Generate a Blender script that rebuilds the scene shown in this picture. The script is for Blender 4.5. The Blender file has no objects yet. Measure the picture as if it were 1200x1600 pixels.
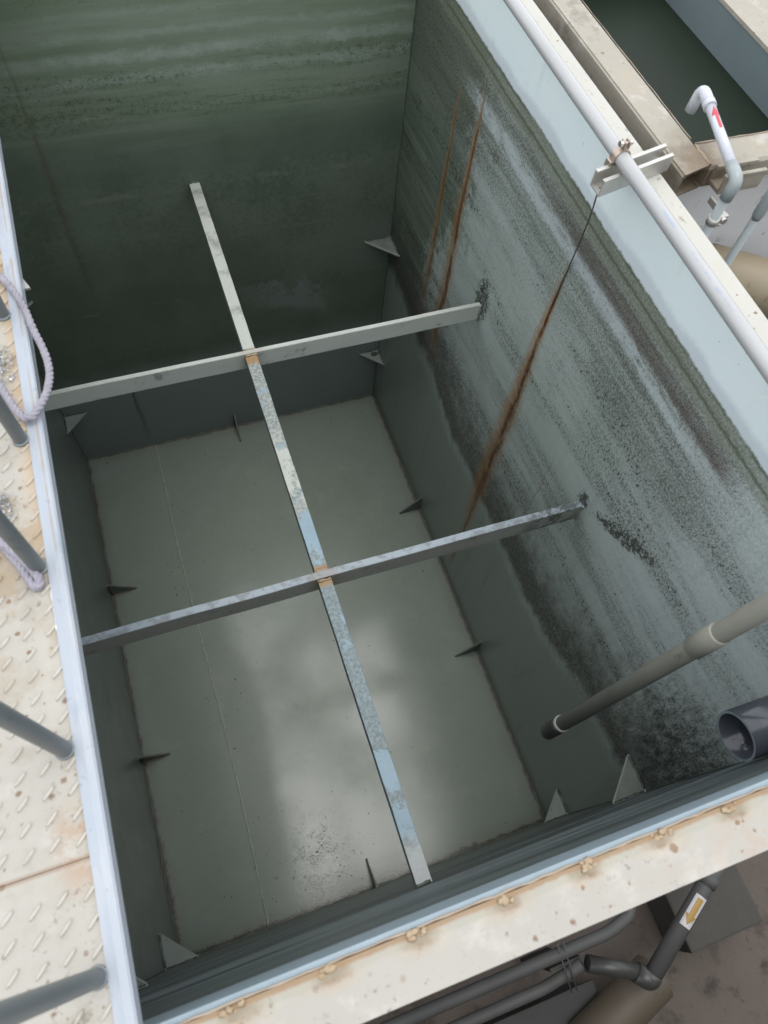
import bpy, bmesh, math, random
from mathutils import Vector, Matrix, noise as mnoise
random.seed(7)
S = 1.25                      # metres per unit: the tank floor is one unit wide
L = 1.497                     # floor length
H = 1.488                     # rim height
SC = bpy.context.scene
COL = SC.collection

# ------------------------------------------------------------------ node helpers
class E:
    def __init__(s, nt, sock): s.nt, s.s = nt, sock
    def _m(s, op, b=None, c=None, swap=False):
        n = s.nt.nodes.new('ShaderNodeMath'); n.operation = op
        for i, v in enumerate([s, b, c] if not swap else [b, s, c]):
            if v is None: continue
            if isinstance(v, E): s.nt.links.new(v.s, n.inputs[i])
            else: n.inputs[i].default_value = v
        return E(s.nt, n.outputs[0])
    def __add__(s, o): return s._m('ADD', o)
    __radd__ = __add__
    def __mul__(s, o): return s._m('MULTIPLY', o)
    __rmul__ = __mul__
    def __sub__(s, o): return s._m('SUBTRACT', o)
    def __rsub__(s, o): return s._m('SUBTRACT', o, swap=True)
    def __truediv__(s, o): return s._m('DIVIDE', o)
    def abs(s): return s._m('ABSOLUTE')
    def max(s, o): return s._m('MAXIMUM', o)
    def min(s, o): return s._m('MINIMUM', o)
    def pow(s, o): return s._m('POWER', o)
    def mod(s, o): return s._m('FLOORED_MODULO', o)

class M:
    """A Principled material whose channels are built from expressions of position."""
    def __init__(s, name, rough=.5, metal=0., spec=.5):
        s.m = bpy.data.materials.new(name); s.m.use_nodes = True
        s.nt = s.m.node_tree; s.b = s.nt.nodes['Principled BSDF']
        s.b.inputs['Roughness'].default_value = rough
        s.b.inputs['Metallic'].default_value = metal
        s.b.inputs['Specular IOR Level'].default_value = spec
        g = s.nt.nodes.new('ShaderNodeNewGeometry')
        sp = s.nt.nodes.new('ShaderNodeSeparateXYZ'); s.nt.links.new(g.outputs['Position'], sp.inputs[0])
        s.x, s.y, s.z = [E(s.nt, sp.outputs[i]) * (1 / S) for i in range(3)]
        sn = s.nt.nodes.new('ShaderNodeSeparateXYZ'); s.nt.links.new(g.outputs['Normal'], sn.inputs[0])
        s.nx, s.ny, s.nz = [E(s.nt, sn.outputs[i]) for i in range(3)]
    def vec(s, a, b, c):
        n = s.nt.nodes.new('ShaderNodeCombineXYZ')
        for i, v in enumerate((a, b, c)):
            if isinstance(v, E): s.nt.links.new(v.s, n.inputs[i])
            else: n.inputs[i].default_value = v
        return n.outputs[0]
    @property
    def p(s): return s.vec(s.x, s.y, s.z)
    def noise(s, scale, detail=3., rough=.55, vec=None, dist=0.):
        n = s.nt.nodes.new('ShaderNodeTexNoise'); n.inputs['Scale'].default_value = scale
        n.inputs['Detail'].default_value = detail; n.inputs['Roughness'].default_value = rough
        n.inputs['Distortion'].default_value = dist
        s.nt.links.new(vec if vec is not None else s.p, n.inputs['Vector'])
        return E(s.nt, n.outputs[0])
    def vor(s, scale, vec=None, rnd=1.):
        n = s.nt.nodes.new('ShaderNodeTexVoronoi'); n.inputs['Scale'].default_value = scale
        n.inputs['Randomness'].default_value = rnd
        s.nt.links.new(vec if vec is not None else s.p, n.inputs['Vector'])
        return E(s.nt, n.outputs['Distance']), E(s.nt, n.outputs['Color'])
    def ss(s, a, b, x):
        n = s.nt.nodes.new('ShaderNodeMapRange'); n.interpolation_type = 'SMOOTHSTEP'
        s.nt.links.new(x.s, n.inputs['Value'])
        for i, v in ((1, a), (2, b)):
            if isinstance(v, E): s.nt.links.new(v.s, n.inputs[i])
            else: n.inputs[i].default_value = v
        return E(s.nt, n.outputs[0])
    def band(s, x, a, b, soft):                      # 1 between a and b
        return s.ss(a - soft, a + soft, x) * (1 - s.ss(b - soft, b + soft, x))
    def speck(s, dens, scale, vec=None, detail=3., lo=.36, hi=.78, soft=.05):
        n = s.noise(scale, detail, .6, vec)
        thr = dens * (lo - hi) + hi
        return s.ss(thr, thr + soft, n)
    def col(s, c):
        n = s.nt.nodes.new('ShaderNodeRGB'); n.outputs[0].default_value = (*c, 1); return n.outputs[0]
    def mix(s, f, a, b):
        n = s.nt.nodes.new('ShaderNodeMix'); n.data_type = 'RGBA'; n.clamp_factor = True
        if isinstance(f, E): s.nt.links.new(f.s, n.inputs[0])
        else: n.inputs[0].default_value = f
        for i, c in ((6, a), (7, b)):
            if isinstance(c, tuple): n.inputs[i].default_value = (*c, 1)
            else: s.nt.links.new(c, n.inputs[i])
        return n.outputs[2]
    def scale(s, c, f):                              # colour * float
        n = s.nt.nodes.new('ShaderNodeVectorMath'); n.operation = 'SCALE'
        if isinstance(c, tuple): n.inputs[0].default_value = c
        else: s.nt.links.new(c, n.inputs[0])
        if isinstance(f, E): s.nt.links.new(f.s, n.inputs['Scale'])
        else: n.inputs['Scale'].default_value = f
        return n.outputs[0]
    def done(s, color=None, rough=None, bump=None, strength=.3, dist=.002):
        if color is not None:
            if isinstance(color, tuple): s.b.inputs['Base Color'].default_value = (*color, 1)
            else: s.nt.links.new(color, s.b.inputs['Base Color'])
        if rough is not None: s.nt.links.new(rough.s, s.b.inputs['Roughness'])
        if bump is not None:
            n = s.nt.nodes.new('ShaderNodeBump'); n.inputs['Strength'].default_value = strength
            n.inputs['Distance'].default_value = dist
            s.nt.links.new(bump.s, n.inputs['Height']); s.nt.links.new(n.outputs[0], s.b.inputs['Normal'])
        return s.m

# ------------------------------------------------------------------ materials
PAINT = (.33, .41, .40)
def stain(m, x, z, x0, hw, z0, z1, wob=.006, seed=0.):
    """rust run from z1 down to z0 around x0: ragged strands that thin, break and spread; returns (halo, core)"""
    w = (m.noise(4, 3, .6, m.vec(seed, 0, z)) - .5) * (wob * 5)
    grow = m.ss(z1, z1 - .5, z) * .75 + .30
    d = (x + w - x0) / (hw * grow)
    strand = m.noise(1, 4, .65, m.vec(x * 210, z * 5, seed + 3))
    brk = m.noise(1, 4, .6, m.vec(x * 60, z * 16, seed))
    gr = m.noise(150, 4, .7, m.vec(x, z * .35, seed))
    fade = m.ss(z1 + .02, z1 - .08, z + (strand - .5) * .10) * m.ss(z0 - .03, z0 + .26, z + (strand - .5) * .25)
    halo = (1 - m.ss(.1, 1.7, d.abs() + (strand - .5) * 1.5)) * fade * (m.ss(.30, .60, gr) * .55 + .45)
    core = (1 - m.ss(.1, .62, (d + .22).abs() + (strand - .5) * .8)) * fade * m.ss(.30, .52, brk) * (m.ss(.3, .55, gr) * .4 + .6)
    return halo, core

def gritty(m, D, vec, a=60., b=230., soft=.09):
    """dirt of density D that always breaks up into grain"""
    n = m.noise(a, 6, .72, vec) * .62 + m.noise(b, 3, .65, vec) * .38
    thr = .70 - D * .40
    return m.ss(thr - soft, thr + soft, n)

def mat_right():
    m = M('right_wall_paint', .45, 0, .4)
    y, z = m.y, m.z
    fl = m.vec(0, y, z); fs = m.vec(2, y, z * .7)
    wy = m.noise(2.2, 3, .5, m.vec(0, y, 0)) - .5
    wavy = z + wy * .014 + (m.noise(80, 4, .75, fl) - .5) * .012
    hb = m.noise(1, 6, .68, m.vec(0, y * 1.6, (z + wy * .03) * 26))         # horizontal water marks
    hb2 = m.noise(1, 5, .65, m.vec(4, y * 3.2, (z + wy * .02) * 60))
    blot = m.noise(5, 5, .65, fl)
    drip = m.noise(1, 5, .65, m.vec(3, y * 40, z * 1.6))
    cloud = m.noise(1, 5, .66, m.vec(1, y * 1.7 + z * .8, (z + wy * .03) * 13))
    c = m.mix(m.ss(.30, .70, blot), (.375, .445, .405), (.42, .485, .448))
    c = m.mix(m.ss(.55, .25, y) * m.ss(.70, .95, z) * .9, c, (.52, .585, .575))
    c = m.mix(m.ss(.50, .66, hb) * .30, c, (.45, .49, .51))
    c = m.mix(m.ss(.50, .70, drip) * .22, c, (.22, .255, .225))
    c = m.mix(gritty(m, m.ss(.36, .66, cloud) * .55 + .16, m.vec(2, y * .35, z), 90, 300, .24) * .36, c, (.19, .225, .19))
    c = m.mix(gritty(m, m.ss(.34, .62, cloud) * .32 + .10, fs, 210, 440, .09) * m.ss(.52, .62, z) * .78, c, (.075, .085, .066))
    # green growth towards the far corner
    g = m.ss(.86, 1.42, y + (blot - .5) * .35 - m.band(z, .62, .95, .12) * .14)
    gc = m.mix(m.ss(.40, .64, hb) * .6 + m.ss(.35, .65, hb2) * .4, (.042, .066, .040), (.135, .17, .12))
    c = m.mix(m.ss(.25, .65, g * .8 + gritty(m, g * .75, fl, 40, 200, .14) * .35) * .88, c, gc)
    # pale scoured marks
    pale = m.band(wavy, 1.288, 1.320, .008) * m.ss(.26, .45, y) * (1 - m.ss(1.10, 1.30, y)) \
        + m.band(wavy, 1.175, 1.20, .018) * m.ss(.55, .9, y) * (1 - m.ss(1.1, 1.3, y)) * .6
    pale = pale * m.ss(.36, .62, m.noise(1, 5, .72, m.vec(3, y * 12, z * 50)) + .06)
    pale = pale * (1 - gritty(m, .42, fl, 120, 400, .12) * .6)
    c = m.mix(pale * .8, c, (.44, .485, .515))
    # film and soot in the upper zone
    up = m.ss(1.02, 1.30, wavy - (m.noise(1, 4, .6, m.vec(8, y * 5, z * 2)) - .5) * .16) * (1 - m.ss(1.390, 1.396, wavy))
    keep = (1 - pale * .9) * (m.ss(.14, .40, y) * .72 + .28)
    D1 = up * keep * (m.ss(.36, .62, hb) * -.22 + .72)
    c = m.mix(gritty(m, D1 * .95, fl, 150, 420, .22) * .54, c, (.165, .18, .145))
    D2 = up * keep * (m.ss(.36, .64, hb2) * .16 + .40)
    c = m.mix(gritty(m, D2, fl, 230, 480, .09) * .86, c, (.040, .045, .033))
    # olive felt right below the clean band, with two darker lines
    fuzz = m.band(wavy, 1.354, 1.395, .004)
    c = m.mix(fuzz * (gritty(m, fuzz * .55, fl, 140, 380, .10) * .5 + .22), c, (.17, .185, .135))
    line = m.band(wavy, 1.369, 1.3745, .0016) * .85 + m.band(wavy, 1.388, 1.394, .002) * m.ss(.35, .6, m.noise(6, 2, .5, m.vec(0, y, 0)))
    c = m.mix(line * .7, c, (.055, .065, .038))
    # brown crust
    br = m.band(wavy, 1.314, 1.353, .008) * m.ss(.26, .36, y) * (1 - m.ss(.70, 1.05, y) * .75)
    c = m.mix(br * (gritty(m, br * .62, m.vec(6, y * .7, z), 60, 380, .20) * .62 + .12), c, (.10, .08, .066))
    c = m.mix(br * gritty(m, br * .42, fl, 240, 480, .08) * .8, c, (.045, .036, .028))
    # scattered soot dabs in drifting clouds
    den = m.ss(.38, .62, cloud) * .42 + m.band(z, .98, 1.24, .08) * .16 + m.ss(.85, 1.2, y) * .10 + m.band(z, .55, .85, .05) * .20
    den = den * m.ss(.04, .2, y) * m.ss(.40, .60, m.noise(9, 3, .6, fs) + .12)
    s3 = m.speck(den * .8, 150, m.vec(0, y, z * .55), 1.5, .42, .80, .03)
    s3b = m.speck(den, 270, m.vec(4, y, z * .6), 2, .42, .78, .03)
    clean = m.ss(1.391, 1.396, wavy)
    c = m.mix((s3 * .88).max(s3b * .75) * (1 - clean) * m.ss(.50, .56, z), c, (.035, .038, .028))
    # scuffed soot beside the cross beam ends
    u = z - .975 - (.485 - y) * .62
    d1 = ((y - .385) * (y - .385) * 85 + u * u * 900)
    d2 = ((y - .985) * (y - .985) * 420 + (z - .985) * (z - .985) * 110)
    d3 = ((y - .492) * (y - .492) * 1300 + (z - .978) * (z - .978) * 800)
    near_b = (1 - m.ss(.0, 1.2, d1)).max(1 - m.ss(0, 1., d2)).max(1 - m.ss(0, 1., d3))
    c = m.mix(gritty(m, near_b * .60, fl, 90, 260, .05) * m.ss(.02, .2, near_b) * .92, c, (.033, .037, .027))
    # sediment line
    sl = z + (m.noise(5, 5, .65, m.vec(0, y, 0)) - .5) * .12 + (m.noise(22, 5, .7, m.vec(0, y, z * .4)) - .5) * .06
    sl2 = sl - m.ss(.9, 1.4, y) * .10 - m.ss(.45, .2, y) * .09
    sed = m.ss(.490, .55, sl2) * (1 - m.ss(.55, .84, sl2))
    c = m.mix(gritty(m, sed * .82, fs, 30, 260, .22) * m.ss(.0, .25, sed) * .82, c, (.062, .056, .048))
    c = m.mix(gritty(m, sed * .45, fl, 130, 330, .04) * m.ss(.0, .2, sed) * .8, c, (.028, .028, .022))
    low = 1 - m.ss(.480, .535, sl2)
    lc = m.mix(m.noise(9, 5, .65, m.vec(2, y, z * .5)), (.18, .222, .19), (.245, .285, .25))
    lc = m.mix(m.ss(.52, .74, m.noise(1, 5, .65, m.vec(5, y * 22, z * 2.5))) * .55, lc, (.14, .145, .13))
    lc = m.mix(m.ss(.46, .51, sl2) * m.ss(.44, .58, m.noise(12, 5, .7, fl)) * .5, lc, (.34, .385, .375))
    lc = m.mix(m.ss(.07, .0, z + (m.noise(20, 4, .6, fl) - .5) * .05) * .5, lc, (.10, .105, .085))
    c = m.mix(low * .9, c, lc)
    # slimy dark end by the near wall
    ne = m.ss(.30, .05, y + (m.noise(7, 5, .65, fl) - .5) * .22) * m.ss(.56, .78, z - (y * .5) + (m.noise(12, 5, .65, fl) - .5) * .18) * (1 - m.ss(.92, 1.18, z + y * .5))
    c = m.mix(gritty(m, ne * .66, m.vec(2, y, z * .4), 70, 300, .16) * m.ss(.02, .2, ne) * .95, c, (.024, .029, .021))
    # rust
    for (y0, hw, z0, z1, k, wob, sd) in ((1.152, .022, .56, 1.345, .9, .006, 1.), (1.247, .017, .64, 1.30, .7, .006, 2.),
                               (.774, .026, .30, 1.27, 1.0, .004, 3.), (.768, .014, .03, .62, 1., .012, 4.), (.60, .006, .55, .98, .35, .01, 5.),
                               (1.440, .008, .02, .40, .5, .006, 6.)):
        halo, core = stain(m, y, z, y0, hw, z0, z1, wob, sd)
        c = m.mix(halo * k * .88, c, m.mix(blot, (.24, .115, .034), (.33, .175, .055)))
        c = m.mix(core * k, c, (.085, .034, .012))
    # clean painted band at the top
    cl = m.mix(m.noise(6, 5, .65, m.vec(0, y, z * 2)), (.66, .76, .76), (.75, .83, .83))
    scr = m.ss(.69, .74, m.noise(1, 2, .5, m.vec(7, y * 60 + z * 30, z * 6)))
    cl = m.mix(scr * .4, cl, (.84, .88, .87))
    cl = m.mix(m.ss(.70, .73, m.noise(90, 3, .6, fl)) * .6, cl, (.25, .28, .26))
    cl = m.mix(m.ss(.56, .72, m.noise(1, 4, .6, m.vec(9, y * 26, z * 3))) * .25, cl, (.55, .60, .55))
    cl = m.mix(m.ss(1.418, 1.404, wavy + (m.noise(9, 4, .65, m.vec(0, y, 0)) - .5) * .03) * .6, cl, (.46, .51, .545))
    c = m.mix(clean, c, cl)
    rough = .55 - low * .22 - clean * .16
    return m.done(c, rough, m.noise(60, 4, .65, fl) + s3 * .4, .25, .002)

def mat_far():
    m = M('far_wall_paint', .5, 0, .35)
    x, z = m.x, m.z
    fl = m.vec(x, 0, z)
    wy = m.noise(1.7, 3, .5, m.vec(x, 0, 0)) - .5
    zz = z + wy * .03
    wavy = zz + (m.noise(36, 6, .75, fl) - .5) * .034
    hb = m.noise(1, 6, .7, m.vec(x * 1.4, 0, (z + wy * .05) * 19))
    fine = m.noise(1, 5, .68, m.vec(x * 4, 4, z * 80))
    blot = m.noise(5, 5, .65, fl)
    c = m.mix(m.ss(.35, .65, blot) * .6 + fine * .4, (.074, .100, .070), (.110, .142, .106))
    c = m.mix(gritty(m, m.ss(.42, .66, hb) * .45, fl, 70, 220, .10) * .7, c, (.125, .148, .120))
    # upper part: thin olive film over grey-green paint, worn through along the waterlines
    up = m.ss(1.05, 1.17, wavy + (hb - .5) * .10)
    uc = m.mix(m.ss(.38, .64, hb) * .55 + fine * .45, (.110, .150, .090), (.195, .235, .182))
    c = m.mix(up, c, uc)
    xr = m.ss(.0, .5, x + (blot - .5) * .7)
    for (a, b, k) in ((1.206, 1.230, .85), (1.246, 1.272, 1.0), (1.290, 1.305, .7), (1.142, 1.152, .6), (1.33, 1.34, .5)):
        bd = m.band(wavy, a, b, .011) * (xr * .7 + .3)
        c = m.mix(m.ss(.0, .9, bd) * k * .78 * gritty(m, bd * (m.ss(.3, .7, blot) * .45 + .38), m.vec(x * .6, 0, z), 40, 240, .26), c, m.mix(fine, (.26, .31, .265), (.32, .37, .33)))
    den = m.band(wavy, 1.08, 1.25, .05) * (m.ss(.38, .6, hb) * -.35 + .62) + m.ss(1.25, 1.4, z) * .45
    c = m.mix(gritty(m, den * .75, fl, 90, 260, .07) * up * .75, c, (.050, .062, .036))
    d2 = m.speck(den * .34, 105, m.vec(x, 2, z * .8), 2, .42, .80, .03)
    c = m.mix(d2 * .85, c, (.028, .034, .02))
    # paler fuzz lower down
    den2 = m.band(wavy, .80, 1.0, .06) * .5 + m.band(wavy, .60, .78, .05) * m.ss(.50, .95, x) * .75 + .1
    c = m.mix(gritty(m, den2 * m.ss(.3, .6, blot + .1) , fl, 80, 260, .08) * .50, c, (.14, .165, .136))
    for (a, b, k) in ((.950, .968, .55), (.884, .892, .4), (.80, .808, .45), (.618, .632, .5)):
        c = m.mix(gritty(m, m.band(wavy, a, b, .006) * m.ss(.40, .6, m.noise(7, 4, .65, fl)) * .8, fl, 60, 240, .08) * m.band(wavy, a, b, .008) * k, c, (.165, .185, .155))
    # paint left bare where the crust has come off: ragged smear
    rag = z + (x - .70) * .42 - m.ss(.40, .75, m.noise(11, 5, .75, m.vec(x, 0, z * .8))) * .09 + (m.noise(50, 5, .75, fl) - .5) * .05
    pm = m.ss(.590, .560, rag) * m.ss(.495, .540, z + (x - .70) * .32 + (m.noise(20, 4, .7, fl) - .5) * .03) * m.ss(.53, .68, x + (m.noise(12, 4, .7, fl) - .5) * .12) * (1 - m.ss(.80, .83, x + (m.noise(30, 4, .7) - .5) * .05))
    c = m.mix(gritty(m, pm * .85, m.vec(x * .7, 0, z), 40, 200, .24) * m.ss(.02, .3, pm) * .8, c, (.175, .205, .188))
    # below the sediment line
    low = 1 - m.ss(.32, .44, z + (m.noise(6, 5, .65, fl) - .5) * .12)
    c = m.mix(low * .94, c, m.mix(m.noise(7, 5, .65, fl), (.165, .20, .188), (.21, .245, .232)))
    for (x0, hw, z0, z1, k, sd) in ((.213, .012, .0, .40, .8, 1.), (.208, .010, .60, 1.36, .32, 2.), (.10, .005, .04, .22, .4, 3.), (.99, .008, .02, .3, .5, 4.)):
        halo, core = stain(m, x, z, x0, hw, z0, z1, .006, sd)
        c = m.mix(halo * k * .8, c, (.085, .058, .026)); c = m.mix(core * k * .7, c, (.045, .024, .012))
    return m.done(c, m.noise(14, 3, .6, fl) * .25 + .42 - low * .15, m.noise(90, 4, .7, fl) + d2 * .4, .3, .002)

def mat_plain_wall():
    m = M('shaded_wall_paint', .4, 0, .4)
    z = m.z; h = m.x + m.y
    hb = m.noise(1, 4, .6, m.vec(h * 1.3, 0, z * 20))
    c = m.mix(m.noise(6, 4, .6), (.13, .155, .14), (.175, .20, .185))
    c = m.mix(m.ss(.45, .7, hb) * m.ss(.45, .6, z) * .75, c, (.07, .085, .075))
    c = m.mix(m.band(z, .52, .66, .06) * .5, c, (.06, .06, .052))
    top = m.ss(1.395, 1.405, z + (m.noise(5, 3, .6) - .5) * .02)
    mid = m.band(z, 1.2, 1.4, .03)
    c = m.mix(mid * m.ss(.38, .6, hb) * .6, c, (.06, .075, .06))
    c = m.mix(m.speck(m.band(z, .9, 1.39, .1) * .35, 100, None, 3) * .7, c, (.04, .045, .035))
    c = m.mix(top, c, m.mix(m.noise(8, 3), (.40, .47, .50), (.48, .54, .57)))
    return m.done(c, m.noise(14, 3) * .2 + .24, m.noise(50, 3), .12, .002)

def mat_near():
    m = M('near_wall_paint', .5, 0, .3)
    x, z = m.x, m.z
    wy = z + (m.noise(3, 3, .5, m.vec(x, 0, 0)) - .5) * .03
    hb = m.noise(1, 5, .62, m.vec(x * 1.2, 0, wy * 15))
    hf = m.noise(1, 4, .6, m.vec(x * 2, 3, wy * 60))
    c = m.mix(m.noise(6, 4, .6), (.15, .175, .16), (.19, .215, .20))
    film = m.ss(.42, .6, z)
    c = m.mix(film * .9, c, m.mix(m.ss(.40, .62, hb * .7 + hf * .3), (.030, .038, .036), (.19, .225, .235)))
    c = m.mix(m.band(wy, 1.02, 1.10, .02) * .6, c, (.22, .26, .27))
    c = m.mix(m.band(wy, 1.27, 1.40, .02) * .6, c, (.05, .06, .055))
    c = m.mix(m.speck(m.band(z, .9, 1.39, .1) * .3, 100, None, 3) * .7, c, (.03, .034, .027))
    top = m.ss(1.402, 1.408, wy)
    c = m.mix(top, c, m.mix(m.noise(1, 4, .6, m.vec(x * 3, 0, z * 40)), (.20, .255, .285), (.27, .33, .365)))
    return m.done(c, None, m.noise(50, 3), .12, .002)

def mat_floor():
    m = M('floor_paint', .3, 0, .5)
    x, y = m.x, m.y
    p = m.vec(x, y, 0)
    c = m.mix(m.noise(3.2, 4, .6, p), (.176, .212, .178), (.222, .255, .216))
    c = m.mix(m.ss(.5, .75, m.noise(11, 4, .65, p)) * .35, c, (.26, .288, .24))
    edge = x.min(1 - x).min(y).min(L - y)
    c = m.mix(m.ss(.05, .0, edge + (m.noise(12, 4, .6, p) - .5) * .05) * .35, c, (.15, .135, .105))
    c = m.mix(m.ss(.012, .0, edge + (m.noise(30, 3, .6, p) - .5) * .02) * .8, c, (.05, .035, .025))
    sl = m.ss(.026, .0, x + (m.noise(16, 5, .7, p) - .5) * .045) * m.ss(.55, .15, y) + m.ss(.022, .0, y + (m.noise(14, 5, .7, p) - .5) * .04)
    c = m.mix(gritty(m, sl * .8, p, 60, 240, .10) * m.ss(0., .2, sl) * .75, c, (.055, .05, .04))
    # silt beside the seam and in the near left corner
    silt = m.ss(.5, .75, m.noise(7, 4, .6, p)) * m.ss(.45, .1, y) + m.ss(.06, 0., (x - .225).abs()) * .3
    sp = m.speck(silt * .32, 130, p, 2, .40, .80, .04)
    c = m.mix(sp * .8, c, (.045, .042, .036))
    d, cc = m.vor(30, p)
    size = m.ss(.80, 1.0, cc) * .16
    chip = m.ss(size, size * .55 - .004, d + (m.noise(90, 3, .6, p) - .5) * .10) * m.ss(.80, .82, cc)
    c = m.mix(chip * .85, c, (.03, .03, .026))
    c = m.mix(m.speck(m.ss(.45, .7, m.noise(3, 3, .6, p)) * .30 + .07, 150, p, 2, .42, .80, .03) * .75, c, (.05, .048, .04))
    wetn = m.noise(2.6, 4, .55, p)
    wet = (wetn - .5) * 1.5 + .62
    def blob(gx, gy, rx, ry): return m.ss(1.5, .1, (((x - gx) * (1 / rx)).pow(2.) + ((y - gy) * (1 / ry)).pow(2.)).pow(.5))
    for (gx, gy, rx, ry, k) in ((.56, 1.04, .12, .09, .35), (.40, .82, .09, .16, .40), (.82, .62, .13, .10, .35), (.66, .40, .10, .09, .30), (.43, .14, .13, .12, .35), (.50, .62, .06, .08, .2),
                                (.285, .48, .055, .24, -.55), (.25, .20, .09, .12, -.35), (.66, .495, .22, .035, -.22), (.88, .25, .10, .16, -.5), (.70, .78, .14, .10, -.4), (.22, .85, .10, .16, -.3)):
        wet = wet + blob(gx, gy, rx, ry) * k
    wet = m.ss(.15, 1.0, wet)
    spc = wet * .28 + .14
    m.nt.links.new(spc.s, m.b.inputs['Specular IOR Level'])
    m.wet = wet
    scr = m.ss(.70, .735, m.noise(1, 3, .6, m.vec(x * 70 + y * 25, y * 6 - x * 3, 2))) * m.ss(.5, .62, m.noise(5, 3, .6, p))
    c = m.mix(scr * .35, c, (.32, .34, .30))
    c = m.mix(gritty(m, m.ss(.5, .7, m.noise(4, 4, .65, p)) * .3 + .12, p, 60, 240, .2) * .30, c, (.11, .125, .10))
    rr = ((x - .40) * (x - .40) + (y - .13) * (y - .13)) .pow(.5)
    grit = m.ss(.15, .0, rr + (m.noise(14, 4, .65, p) - .5) * .16) * m.ss(.40, .62, m.noise(28, 4, .65, p)) * .55 + m.ss(.6, .75, m.noise(4, 3, .6, p)) * .3
    h = m.noise(2.2, 2, .5, p) * 1.2 + m.noise(55, 4, .65, p) * .04 + m.noise(260, 3, .7, p) * .022 + grit * m.ss(.50, .66, m.noise(190, 4, .7, p)) * .13 + m.noise(130, 3, .65, p) * .035
    ring = ((x - .70) * (x - .70) + (y - .255) * (y - .255)).pow(.5)
    wig = (m.noise(1, 2, .5, m.vec(ring * 130, (x + y) * 3, 0)) - .5) * m.ss(.09, .02, ring) * m.ss(.68, .72, x)
    h = h + wig * .10
    rough = wet * -.08 + .23 + sp * .15 - m.ss(.16, .04, rr) * m.ss(.5, .62, m.noise(80, 3, .6, p)) * .09
    return m.done(c, rough, h, .35, .010)

def mat_beam(name, base, paint, amount, spec=.4, rough=.45, sc=60.):
    """weathered bar: peeling paint over dull steel"""
    m = M(name, rough, 0, spec)
    mk = m.ss(amount - .04, amount + .04, m.noise(sc, 5, .68) * .75 + m.noise(5, 2) * .25)
    c = m.mix(mk, paint, base)
    c = m.mix(m.ss(.60, .72, m.noise(sc * 1.7, 4, .7)) * .6, c, (.07, .07, .06))
    return m, c, mk

def mat_cross(name, pale):
    a, b = ((.46, .50, .45), (.58, .61, .56)) if pale else ((.27, .275, .245), (.40, .395, .36))
    m = M(name, .42, 0, .5)
    c = m.mix(m.noise(14, 4, .6, m.vec(m.x, m.y, m.z * 3)), a, b)
    c = m.mix(m.ss(.56, .7, m.noise(24, 5, .7)) * .6, c, (.10, .10, .085))
    top = m.ss(.6, .9, m.nz)
    tc = m.mix(m.ss(.45, .6, m.noise(40, 4, .7)), (.24, .28, .31), (.16, .185, .195)) if not pale else m.mix(m.noise(30, 3), (.45, .47, .43), (.30, .32, .28))
    c = m.mix(top, c, tc)
    c = m.mix(m.ss(.035, .015, (m.x - .504).abs() + (m.noise(40, 3, .6) - .5) * .02) * (.30 if not pale else .2), c, (.20, .11, .04))
    if not pale:
        end = m.ss(.86, .93, m.x) * m.ss(.47, .56, m.noise(36, 4, .7))
        c = m.mix(end * .8, c, (.055, .06, .055))
    return m.done(c, m.noise(30, 3) * .25 + .28, m.noise(120, 4), .25, .002)

def mat_long():
    m = M('peeling_blue_paint', .5, 0, .4)
    y = m.y
    p = m.p
    n = m.noise(60, 6, .75) * .62 + m.noise(15, 4, .65) * .38
    blue = m.mix(m.noise(25, 3, .6), (.18, .26, .31), (.245, .34, .395))
    sg = m.ss(.36, .64, m.noise(170, 5, .75))
    st = m.mix(m.ss(.48, .62, y), m.mix(sg, (.105, .145, .155), (.215, .26, .265)), m.mix(sg, (.13, .155, .145), (.31, .335, .305)))
    keep = m.band(y, .53, .615, .03) * .17 + m.band(y, .145, .19, .015) * .22 + m.band(y, .06, .11, .02) * .17 - .03
    c = m.mix(m.ss(.44, .49, n - keep + .02), blue, st)
    far = m.ss(.97, 1.0, y)
    c = m.mix(far, c, m.mix(m.ss(.5, .7, m.noise(20, 4, .65)), (.40, .42, .38), (.24, .25, .22)))
    c = m.mix(m.band(y, .64, .78, .03) * m.ss(.42, .52, m.noise(30, 4, .7)) * .8, c, (.43, .44, .40))
    c = m.mix(m.ss(.08, .035, y + (m.noise(30, 3) - .5) * .05) * .8, c, (.42, .43, .42))
    r = m.ss(.026, .012, (y - .490).abs() + (m.noise(50, 3) - .5) * .02).max(m.ss(.022, .01, (y - .975).abs() + (m.noise(50, 3) - .5) * .02) * m.ss(.985, .975, y))
    c = m.mix(r * .9, c, (.26, .15, .05))
    side = m.ss(.5, .2, m.nz)
    c = m.mix(side * .5, c, (.20, .25, .26))
    return m.done(c, m.noise(40, 3) * .2 + .4, m.noise(150, 4) + n, .4, .002)

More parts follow.
